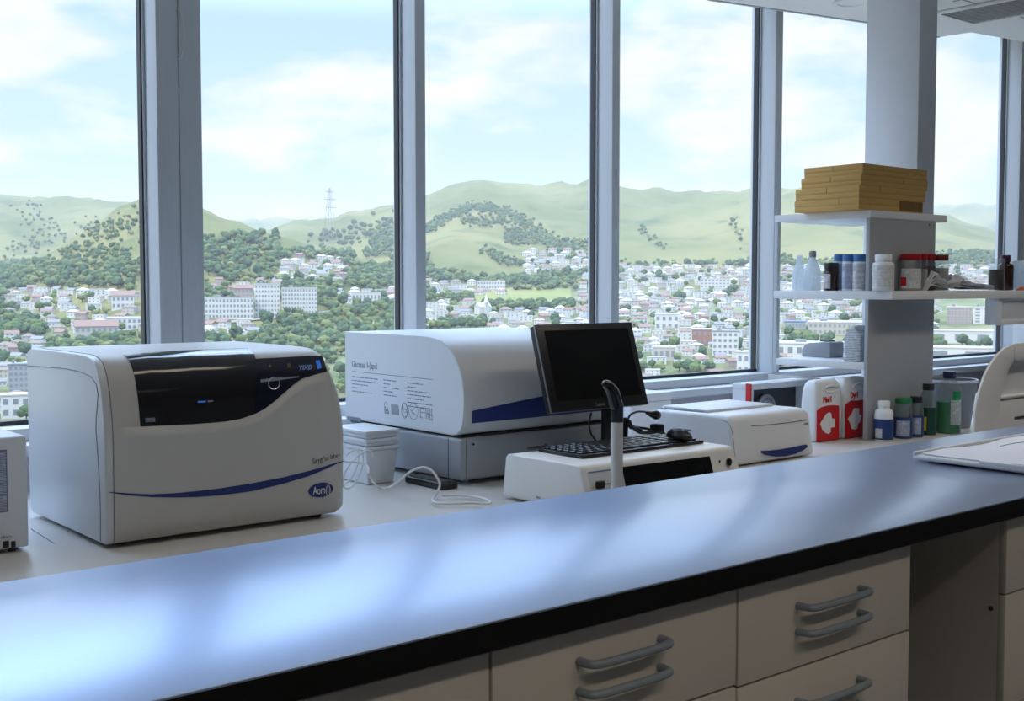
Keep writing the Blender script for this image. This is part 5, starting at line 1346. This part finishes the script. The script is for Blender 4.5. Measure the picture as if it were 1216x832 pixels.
BRUSH = [([(500, 277), (530, 259), (560, 247), (592, 249)], 4, 2.6), ([(555, 263), (598, 262)], 5, 1.2), ([(598, 251), (640, 278), (697, 304)], 5, 1.8), ([(500, 329), (548, 332)], 6, 2.6), ([(575, 296), (602, 312), (650, 320)], 4, 1.0),
         ([(640, 284), (700, 312)], 5, 1.2), ([(95, 285), (160, 262)], 14, 0.45), ([(70, 300), (150, 300)], 9, 0.5), ([(0, 318), (60, 320), (130, 312)], 7, 1.8), ([(30, 240), (60, 285), (20, 300)], 12, 0.5), ([(440, 304), (472, 276)], 5, 1.2), ([(380, 290), (470, 268)], 10, 0.5), ([(742, 314), (830, 318), (893, 312)], 4, 0.6), ([(790, 300), (760, 270)], 3, 0.12), ([(870, 262), (885, 300)], 3, 0.15), ([(880, 318), (935, 308)], 5, 0.8)]
def pick_tree():
    tot = sum(b[2] for b in BRUSH); wt = sum(r_[4] for r_ in WOODS)
    if random.random() * (tot + wt) > tot: return pick(WOODS)
    q = random.random() * tot
    for b in BRUSH:
        q -= b[2]
        if q <= 0: break
    i = random.randrange(len(b[0]) - 1); t = random.random()
    return b[0][i][0] + (b[0][i + 1][0] - b[0][i][0]) * t + random.gauss(0, b[1]), b[0][i][1] + (b[0][i + 1][1] - b[0][i][1]) * t + random.gauss(0, b[1] * 0.6)
WIN = [(-1000, 208, 'the leftmost window'), (208, 482, 'the second window'), (482, 717, 'the third window'), (717, 906, 'the fourth window'), (906, 1070, 'the window behind the shelves'), (1070, 5000, 'the rightmost window')]
def win_of(u):
    for a, b, w_ in WIN:
        if a <= u < b: return w_
placed = {}
def free(p, rad, own=False):
    k0, k1 = int(p.x // 60), int(p.y // 60)
    for i in range(k0 - 2, k0 + 3):
        for j in range(k1 - 2, k1 + 3):
            for (q, rq, w_) in placed.get((i, j), ()):
                f = 0.38 if (own and w_) else 1.0
                if (q.x - p.x) ** 2 + (q.y - p.y) ** 2 < ((rad + rq) * f) ** 2: return False
    return True
def put(p, rad, own=False): placed.setdefault((int(p.x // 60), int(p.y // 60)), []).append((p, rad, own))

# named buildings first
def building(name, label, u0, u1, vb, h, depth, wallm, roofm, rows_, cols_, cat='building', roof='flat', turn=0.0, extra=None):
    """walls, roof and windows of one block; its front spans u0..u1 with its foot at pixel row vb"""
    p = hit((u0 + u1) / 2, vb)
    dist = Vector((p.x, p.y)).length; w = (u1 - u0) / 1396 * dist
    root = thing(name, label, cat, (p.x, p.y, p.z - 2)); z0 = p.z - 2; h = h + 2
    o_ = Vector(root['_org'])
    MB().box(p.x - w / 2, p.y, z0, p.x + w / 2, p.y + depth, z0 + h).build('walls', wallm, root, smooth=0)
    if roof == 'flat':
        mb = MB(); mb.box(p.x - w / 2 - 0.3, p.y - 0.3, z0 + h, p.x + w / 2 + 0.3, p.y + depth + 0.3, z0 + h + 0.8); mb.build('roof', roofm, root, smooth=0)
    else:
        mb = MB(); rz = min(depth, w) * 0.28
        mb.prism([(p.y - 0.6, z0 + h), (p.y + depth + 0.6, z0 + h), (p.y + depth / 2, z0 + h + rz)], 0, p.x - w / 2 - 0.5, p.x + w / 2 + 0.5); mb.build('roof', roofm, root, smooth=0)
    mb = MB(); cw, rh = w / cols_, (h - 2.5) / rows_
    for i in range(rows_):
        for k in range(cols_):
            x0 = p.x - w / 2 + cw * (k + 0.24); zz = z0 + 2.4 + rh * (i + 0.25)
            mb.box(x0, p.y - 0.12, zz, x0 + cw * 0.52, p.y - 0.02, zz + rh * 0.5)
    mb.build('windows', 'pane_dark', root, smooth=0)
    for e in (extra or []):
        (xa, ya, za, xb_, yb_, zb_, nm, m_) = e
        MB().box(p.x - w / 2 + w * xa, p.y + depth * ya, z0 + h + za, p.x - w / 2 + w * xb_, p.y + depth * yb_, z0 + h + zb_).build(nm, m_, root, smooth=0)
    root.rotation_euler.z = (TH - PI / 2) - math.atan(((u0 + u1) / 2 - 608) / 1396) + turn
    for k in range(-4, 5):
        q = Vector((w * 0.44 * k / 4, depth / 2, 0)); q.rotate(Matrix.Rotation(root.rotation_euler.z, 3, 'Z')); put(p + q, depth * 0.62 + w * 0.06)
    return root
BL = [
 ('apartment_block', 'long white terraced apartment block, left part, above the road in the second window', 245, 300, 379, 17, 16, 'wall_white', 'roof_pale', 4, 14),
 ('apartment_block', 'white stepped apartment block, tallest one above the road in the second window', 303.5, 332, 377, 27, 16, 'wall_white', 'roof_pale', 7, 8),
 ('apartment_block', 'white terraced apartment block, right end of the long white row in the second window', 335.5, 376, 373, 22, 16, 'wall_white', 'roof_pale', 6, 12),
 ('apartment_block', 'small pink roofed block on the slope above the long white apartment row', 278, 300, 362, 14, 12, 'wall_pink', 'roof_tile', 3, 5),
 ('school_building', 'long low white building under the bare hill behind the rounded instrument', 567, 600, 343.5, 9, 14, 'wall_white', 'roof_pale', 2, 10),
 ('warehouse', 'low white hall near the right mullion in the second window', 418, 452, 358, 8, 18, 'wall_white', 'roof_pale', 1, 8),
 ('warehouse', 'long pale hall at the foot of the leftmost window beside the broad post', 130, 172, 392, 9, 16, 'wall_white', 'roof_pale', 2, 8),
 ('warehouse', 'pale flat-roofed hall with tiled roof above the beige instrument', 92, 138, 404, 10, 16, 'wall_cream', 'roof_tile', 2, 8),
 ('town_house', 'large tiled-roof house beside the broad post in the leftmost window', 134, 158, 367, 11, 14, 'wall_white', 'roof_tile', 2, 5),
 ('tower_block', 'grey tower block at the left edge behind the beige instrument', 12, 33, 468, 17, 14, 'wall_grey', 'roof_grey', 5, 4),
 ('town_house', 'white flat-roofed house at the left edge above the white box', 4, 34, 497, 12, 12, 'wall_white', 'roof_pale', 2, 3),
 ('brick_building', 'brick-red fronted block right of the monitor', 822, 846, 410, 12, 14, 'wall_brick', 'roof_pale', 2, 4),
 ('town_house', 'big white house with pale roof just right of the monitor', 778, 806, 392, 13, 13, 'wall_white', 'roof_pale', 2, 4),
 ('town_house', 'low cream house low down in the window right of the monitor', 776, 802, 428, 9, 14, 'wall_cream', 'roof_pale', 1, 4),
 ('office_block', 'pale office block near the right mullion in the window right of the monitor', 846, 876, 422, 17, 16, 'wall_white', 'roof_grey', 4, 5),
 ('office_block', 'plain white block cut by the right mullion in the window right of the monitor', 875, 897, 446, 15, 16, 'wall_white', 'roof_pale', 2, 3),
 ('office_block', 'white block on the skyline of the town in the window right of the monitor', 832, 866, 342, 10, 20, 'wall_white', 'roof_pale', 3, 8),
 ('market_hall', 'wide white flat-roofed hall seen between middle and lower shelf', 962, 1026, 398, 10, 40, 'wall_cream', 'roof_pale', 2, 12),
 ('market_hall', 'wide white flat-roofed hall just above the lower shelf', 925, 1028, 424, 9, 36, 'wall_white', 'roof_pale', 1, 10),
 ('blue_roofed_hall', 'low hall with a blue roof at the left under the middle shelf', 932, 956, 391, 6, 26, 'wall_grey', 'roof_blue', 1, 6),
 ('apartment_block', 'pink apartment block in the rightmost window below the shelf', 1126, 1152, 385, 14, 14, 'wall_pink', 'roof_pale', 6, 7),
 ('apartment_block', 'white apartment block right of the pink one in the rightmost window', 1157, 1175, 384, 13, 14, 'wall_white', 'roof_pale', 5, 2),
 ('factory_hall', 'large white hall with long flat roof in front of the pink block', 1108, 1200, 408, 9, 30, 'wall_white', 'roof_pale', 1, 4),
 ('factory_hall', 'nearest large white roof at the bottom of the rightmost window', 1100, 1215, 428, 8, 24, 'wall_white', 'roof_pale', 1, 3),
]
for b in BL:
    building(*b, roof='gable' if b[8] == 'roof_tile' else 'flat', extra=[(0.2, 0.3, 0.8, 0.32, 0.6, 2.6, 'roof_plant', 'roof_grey')] if b[0] in ('tower_block', 'office_block', 'apartment_block', 'market_hall') else None)

# chapel with a spire in the meadow
p = hit(573.5, 372); root = thing('chapel', 'tiny white chapel with a pointed spire at the edge of the meadow', 'church', p)
MB().box(p.x - 7, p.y - 4, p.z - 1, p.x + 7, p.y + 4, p.z + 6).build('nave', 'wall_white', root, smooth=0)
MB().prism([(p.y - 4.4, p.z + 6), (p.y + 4.4, p.z + 6), (p.y, p.z + 10)], 0, p.x - 7.4, p.x + 7.4).build('roof', 'roof_pale', root, smooth=0)
MB().box(p.x - 2, p.y - 6, p.z - 1, p.x + 2, p.y - 4.05, p.z + 10).lathe(p.x, p.y - 5, [(2.6, p.z + 10), (0.1, p.z + 18)], 8).build('spire', 'wall_white', root, smooth=0)
put(p, 10)
# lattice pylon on the slope
p = hit(392, 292); root = thing('lattice_pylon', 'thin lattice pylon on the slope in the second window', 'pylon', p)
mb = MB(); H_ = 92; bs = 9
for sx in (-1, 1):
    for sy in (-1, 1): mb.tube([(p.x + sx * bs, p.y + sy * bs, p.z - 1), (p.x + sx * 1.2, p.y + sy * 1.2, p.z + H_)], 0.3, 5)
mb.build('legs', 'pylon_steel', root)
mb = MB()
for k in range(10):
    t0, t1 = k / 10, (k + 1) / 10; w0, w1 = bs + (1.2 - bs) * t0, bs + (1.2 - bs) * t1
    for sy in (-1, 1):
        mb.tube([(p.x - w0, p.y + sy * w0, p.z + H_ * t0), (p.x + w1, p.y + sy * w1, p.z + H_ * t1)], 0.16, 4)
        mb.tube([(p.x + w0, p.y + sy * w0, p.z + H_ * t0), (p.x - w1, p.y + sy * w1, p.z + H_ * t1)], 0.16, 4)
mb.build('bracing', 'pylon_steel', root)
mb = MB()
for t_, L in ((0.66, 13), (0.80, 11), (0.93, 8)): mb.box(p.x - L, p.y - 0.6, p.z + H_ * t_, p.x + L, p.y + 0.3, p.z + H_ * t_ + 0.7)
mb.build('cross_arms', 'pylon_steel', root); put(p, 22)

# house and tree prototypes
def house_mesh(w, d, h, roof, wm, rm):
    mb = MB(); mb.mi = 0; mb.box(-w / 2, -d / 2, -3, w / 2, d / 2, h)
    mb.mi = 1
    if roof == 'gable': mb.prism([(-d / 2 - 0.6, h), (d / 2 + 0.6, h), (0, h + d * 0.32)], 0, -w / 2 - 0.5, w / 2 + 0.5)
    elif roof == 'hip':
        q = [(-w / 2 - .5, -d / 2 - .5, h), (w / 2 + .5, -d / 2 - .5, h), (w / 2 + .5, d / 2 + .5, h), (-w / 2 - .5, d / 2 + .5, h)]; a, b = (-w / 2 + d / 2, 0, h + d * .3), (w / 2 - d / 2, 0, h + d * .3)
        for f in ([q[0], q[1], b, a], [q[1], q[2], b], [q[2], q[3], a, b], [q[3], q[0], a], q[::-1]): mb.poly(f)
    else: mb.box(-w / 2 - .3, -d / 2 - .3, h, w / 2 + .3, d / 2 + .3, h + 0.5)
    mb.mi = 2
    for s in (-1, 1):
        for k in range(3):
            x = -w / 2 + w * (k + 0.5) / 3
            for zz in ([1.0] if h < 5 else [1.0, 3.8]): mb.box(x - 0.75, s * (d / 2 + 0.05) - 0.04, zz, x + 0.75, s * (d / 2 + 0.05) + 0.04, zz + 1.4)
    o = mb.build('house', [wm, rm, 'pane_dark'], smooth=0); me = o.data
    me.transform(Matrix.Translation(o.location)); bpy.data.objects.remove(o); return me
HOUSES = [(house_mesh(12, 9, 5.6, 'gable', 'wall_white', 'roof_tile'), 'a terracotta gabled roof'), (house_mesh(13, 9, 5.8, 'hip', 'wall_cream', 'roof_brown'), 'a brown hipped roof'),
          (house_mesh(11, 8, 4.2, 'gable', 'wall_white', 'roof_grey'), 'a grey gabled roof'), (house_mesh(15, 9, 6.2, 'flat', 'wall_white', 'roof_pale'), 'a flat pale roof'),
          (house_mesh(12, 9, 5.4, 'hip', 'wall_white', 'roof_pale'), 'a pale hipped roof'), (house_mesh(10, 8, 6.4, 'gable', 'wall_pink', 'roof_tile'), 'tiled roof and pink walls')]
def tree_mesh(seed, hh, rad, lobes, leaf, sub=2):
    rnd = random.Random(seed); bm = bmesh.new()
    for k in range(lobes):
        t = bmesh.new(); bmesh.ops.create_icosphere(t, subdivisions=sub, radius=1)
        a = rnd.random() * 6.28; q = rad * (0.0 if k == 0 else 0.55); lr = rad * (0.85 if k == 0 else rnd.uniform(0.45, 0.65))
        c = Vector((q * math.cos(a), q * math.sin(a), hh * (0.58 if k == 0 else rnd.uniform(0.38, 0.82))))
        for v in t.verts:
            n_ = 1 + 0.28 * noise.noise(v.co * 2.3 + Vector((seed, k, 0))) + 0.14 * noise.noise(v.co * 5.1 + Vector((seed, k, 9)))
            v.co = c + Vector((v.co.x * lr * n_, v.co.y * lr * n_, v.co.z * lr * n_ * min(1.2, hh / rad / 2.3)))
        mp = {v: bm.verts.new(v.co) for v in t.verts}
        for f in t.faces: bm.faces.new([mp[v] for v in f.verts])
        t.free()
    nb = len(bm.faces)
    vs = []
    for z in (-2, hh * 0.5):
        vs.append([bm.verts.new((rad * 0.09 * math.cos(1.2566 * k), rad * 0.09 * math.sin(1.2566 * k), z)) for k in range(5)])
    for k in range(5): bm.faces.new([vs[0][k], vs[0][(k + 1) % 5], vs[1][(k + 1) % 5], vs[1][k]]).material_index = 1
    me = bpy.data.meshes.new('tree'); bm.to_mesh(me); bm.free()
    me.materials.append(MATS[leaf]); me.materials.append(MATS['bark']); return me
TREES = [(tree_mesh(1, 11, 5.2, 5, 'leaf_mid'), 'rounded mid green'), (tree_mesh(2, 13, 5.4, 6, 'leaf_dark'), 'tall dark green'), (tree_mesh(3, 9, 5.0, 4, 'leaf_light'), 'low pale green'), (tree_mesh(4, 12, 4.0, 5, 'leaf_mid'), 'narrow mid green')]
hs, ts = [], []
random.seed(17)
tries = 0
while len(hs) < 900 and tries < 9000:
    tries += 1; u, v = pick(TOWN); p = hit(u, v)
    if p is None or p.length < 420 or p.length > 2400 or not free(p, 7.3): continue
    put(p, 7.3); hs.append((p.length, p, u))
hs.sort(key=lambda q: q[0])
# bushes of small trees everywhere; big ones nearest
tries = 0
while len(ts) < 4800 and tries < 36000:
    tries += 1; u, v = pick_tree(); p = hit(u, v)
    if p is None or p.length < 380: continue
    sc = random.uniform(0.55, 1.0) * (1.0 if p.length < 1700 else 1.15)
    if v < 316 and (u > 480 or u < 180): sc *= 0.62
    rad = 7.3 * sc
    tight = len(ts) < 300
    if not free(p, rad, not tight): continue
    put(p, rad, not tight); ts.append((p.length, p, u, sc, tight))
# the ground hidden by posts, bench and instruments is wooded and built up too
WOODS_GAP = [(170, 246, 285, 400, 10), (462, 510, 300, 400, 7), (694, 738, 318, 420, 6), (890, 932, 318, 440, 5), (1025, 1115, 310, 420, 6), (-150, 1300, 402, 470, 26), (-150, 1300, 470, 540, 12), (-300, -60, 310, 440, 8), (1230, 1400, 310, 420, 6)]
TOWN_GAP = [(180, 246, 350, 400, 3), (465, 510, 345, 400, 3), (694, 738, 325, 430, 4), (890, 932, 325, 430, 4), (500, 900, 405, 470, 8), (930, 1300, 420, 460, 5), (-200, -20, 350, 440, 3)]
hid, tries = [], 0
while len(hid) < 220 and tries < 2500:
    tries += 1; u, v = pick(TOWN_GAP); p = hit(u, v, 180)
    if p is None or p.length < 230 or not free(p, 7.3): continue
    put(p, 7.3); hid.append((p.length, p, u))
n0, tries = len(ts), 0
while len(ts) < n0 + 1500 and tries < 9000:
    tries += 1; u, v = pick(WOODS_GAP); p = hit(u, v, 180); sc = random.uniform(0.55, 1.0)
    if p is None or p.length < 230 or not free(p, 7.3 * sc, True): continue
    put(p, 7.3 * sc, True); ts.append((p.length, p, u, sc, False))
ind = sorted([q for q in ts if q[4]], key=lambda q: q[0])
idset = set(id(q) for q in ind)
for k, (dist, p, u) in enumerate(hs[:300]):
    kd = random.choices(range(6), (3, 3, 4, 6, 6, 1))[0]; w_ = win_of(u)
    o = bpy.data.objects.new('house', HOUSES[kd][0]); COL.objects.link(o)
    o.location = p; o.rotation_euler.z = random.uniform(-0.5, 0.5) + (TH - PI / 2); s = random.uniform(0.62, 0.84); o.scale = (s, s, s)
    tag(o, 'small town house with %s outside %s' % (HOUSES[kd][1], w_), 'house', 'houses with %s in %s' % (HOUSES[kd][1], w_))
for q in ind:
    dist, p, u, sc, _t = q
    kd = random.choices(range(4), (5, 4, 3, 3))[0]; w_ = win_of(u)
    o = bpy.data.objects.new('tree', TREES[kd][0]); COL.objects.link(o)
    o.location = p; o.rotation_euler.z = random.uniform(0, 6); s = sc; o.scale = (s, s, s)
    tag(o, '%s tree in the valley outside %s' % (TREES[kd][1], w_), 'tree', '%s trees in %s' % (TREES[kd][1], w_))
def mass(name, protos, items, label, cat):
    """the many that are left, as one object"""
    vv, ff, mm, base = [], [], [], 0; slots = []
    for me in protos:
        for m_ in me.materials:
            if m_ not in slots: slots.append(m_)
    data = []
    for me in protos:
        n = len(me.vertices); co = np.empty(n * 3); me.vertices.foreach_get('co', co); data.append((co.reshape(n, 3), [list(p.vertices) for p in me.polygons], [slots.index(me.materials[p.material_index]) for p in me.polygons]))
    o0 = np.array(items[0][1])
    for (p, kd, rot, s) in [(np.array(i[1]), i[2], i[3], i[4]) for i in items]:
        co, fs, ms = data[kd]; c_, s_ = math.cos(rot), math.sin(rot)
        q = np.stack([co[:, 0] * c_ - co[:, 1] * s_, co[:, 0] * s_ + co[:, 1] * c_, co[:, 2]], 1) * s + p - o0
        vv.append(q); ff += [[i + base for i in f] for f in fs]; mm += ms; base += len(co)
    me = bpy.data.meshes.new(name); me.from_pydata(np.concatenate(vv).tolist(), [], ff)
    for m_ in slots: me.materials.append(m_)
    me.polygons.foreach_set('material_index', mm)
    o = bpy.data.objects.new(name, me); COL.objects.link(o); o.location = o0
    return tag(o, label, cat, kind='stuff')
if len(hs) > 300:
    mass('distant_houses', [h[0] for h in HOUSES], [(0, p, random.choices(range(6), (3, 3, 4, 6, 6, 1))[0], random.uniform(-0.5, 0.5) + (TH - PI / 2), random.uniform(0.62, 0.88)) for (_d, p, _u) in hs[300:] + hid], 'farthest small houses of the town strewn along the foot of the hills', 'houses')
FT = [tree_mesh(11, 11, 5.4, 3, 'leaf_mid', 1), tree_mesh(12, 12, 5.6, 3, 'leaf_dark', 1), tree_mesh(13, 9, 5.2, 2, 'leaf_light', 1)]
mass('woods', FT, [(0, q[1], random.choices(range(3), (4, 5, 2))[0], random.uniform(0, 6), q[3]) for q in ts if id(q) not in idset], 'woods and bushes covering the valley and lower hill slopes outside', 'trees')

# thin summer haze lying over the valley
if HAZE > 0:
    m = bpy.data.materials.new('haze_air'); m.use_nodes = True; nt = m.node_tree; nt.nodes.clear()
    out = nt.nodes.new('ShaderNodeOutputMaterial'); vs = nt.nodes.new('ShaderNodeVolumeScatter')
    vs.inputs['Color'].default_value = (0.94, 0.96, 1.0, 1); vs.inputs['Density'].default_value = HAZE; vs.inputs['Anisotropy'].default_value = 0.0
    nt.links.new(vs.outputs['Volume'], out.inputs['Volume']); MATS['haze_air'] = m
    mb = MB(); mb.box(-3300, -250 + 300, -120, 3300, 6500, 420) if False else None
    c = FH * 3300
    t = bmesh.new(); P = []
    for (sa, sr) in ((-2600, -3000), (2600, -3000), (4800, 3000), (-4800, 3000)): P.append(c + RT * sa * (0.12 if sr < 0 else 1) + FH * sr)
    mb = MB(); mb.slab([(q.x, q.y, -110) for q in P], (0, 0, 420)); o = mb.build('haze', 'haze_air', smooth=0, recalc=True)
    tag(o, 'pale summer haze over the town and the hills', 'haze', kind='stuff')

# ------------------------------------------------------------------ sky and sun
wd = bpy.data.worlds.new('sky'); SC.world = wd; wd.use_nodes = True
nt = wd.node_tree; nt.nodes.clear()
out = nt.nodes.new('ShaderNodeOutputWorld'); bg = nt.nodes.new('ShaderNodeBackground'); bg.inputs['Strength'].default_value = SKY
tc = nt.nodes.new('ShaderNodeTexCoord'); sp_ = nt.nodes.new('ShaderNodeSeparateXYZ'); nt.links.new(tc.outputs['Generated'], sp_.inputs['Vector'])
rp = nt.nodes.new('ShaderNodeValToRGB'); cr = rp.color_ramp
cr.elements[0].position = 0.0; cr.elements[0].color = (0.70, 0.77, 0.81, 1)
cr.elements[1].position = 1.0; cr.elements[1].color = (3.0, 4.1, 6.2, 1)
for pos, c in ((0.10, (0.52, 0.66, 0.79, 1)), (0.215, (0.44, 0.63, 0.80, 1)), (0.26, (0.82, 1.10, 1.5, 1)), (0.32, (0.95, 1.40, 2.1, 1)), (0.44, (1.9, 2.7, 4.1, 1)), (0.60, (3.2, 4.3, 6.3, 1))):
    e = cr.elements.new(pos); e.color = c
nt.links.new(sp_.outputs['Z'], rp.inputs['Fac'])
mp = nt.nodes.new('ShaderNodeMapping'); mp.inputs['Scale'].default_value = (1, 1, 2.4); mp.inputs['Location'].default_value = CLOUD_OFF
nt.links.new(tc.outputs['Generated'], mp.inputs['Vector'])
nz = nt.nodes.new('ShaderNodeTexNoise'); nz.inputs['Scale'].default_value = 6.0; nz.inputs['Detail'].default_value = 9; nz.inputs['Roughness'].default_value = 0.52
nt.links.new(mp.outputs['Vector'], nz.inputs['Vector'])
rc = nt.nodes.new('ShaderNodeValToRGB'); rc.color_ramp.elements[0].position = 0.47; rc.color_ramp.elements[1].position = 0.60
nt.links.new(nz.outputs['Fac'], rc.inputs['Fac'])
n2 = nt.nodes.new('ShaderNodeTexNoise'); n2.inputs['Scale'].default_value = 15; n2.inputs['Detail'].default_value = 5
nt.links.new(mp.outputs['Vector'], n2.inputs['Vector'])
cc = nt.nodes.new('ShaderNodeValToRGB'); cc.color_ramp.elements[0].color = (0.72, 0.745, 0.78, 1); cc.color_ramp.elements[1].color = (0.81, 0.815, 0.82, 1); cc.color_ramp.elements[0].position = 0.3; cc.color_ramp.elements[1].position = 0.6
nt.links.new(n2.outputs['Fac'], cc.inputs['Fac'])
mxn = nt.nodes.new('ShaderNodeMix'); mxn.data_type = 'RGBA'
nt.links.new(rc.outputs['Color'], mxn.inputs['Factor']); nt.links.new(rp.outputs['Color'], mxn.inputs['A']); nt.links.new(cc.outputs['Color'], mxn.inputs['B'])
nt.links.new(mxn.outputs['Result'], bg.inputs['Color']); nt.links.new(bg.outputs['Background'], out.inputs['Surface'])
sl_ = bpy.data.lights.new('sun', 'SUN'); sl_.energy = SUN; sl_.angle = 0.01; sl_.color = (1.0, 0.95, 0.86)
so = bpy.data.objects.new('sun', sl_); COL.objects.link(so)
sd = (FH * 0.50 + RT * 0.42 - Vector((0, 0, 0.80))).normalized()     # travels away from the room, down onto the hills
so.rotation_euler = sd.to_track_quat('-Z', 'Y').to_euler()

for o in bpy.data.objects:
    if '_org' in o: del o['_org']
SC.view_settings.view_transform = 'Standard'
SC.view_settings.look = 'None'
SC.view_settings.gamma = 1
SC.view_settings.exposure = EXPO
SC.view_settings.use_curve_mapping = False
SC.cycles.transparent_max_bounces = 24
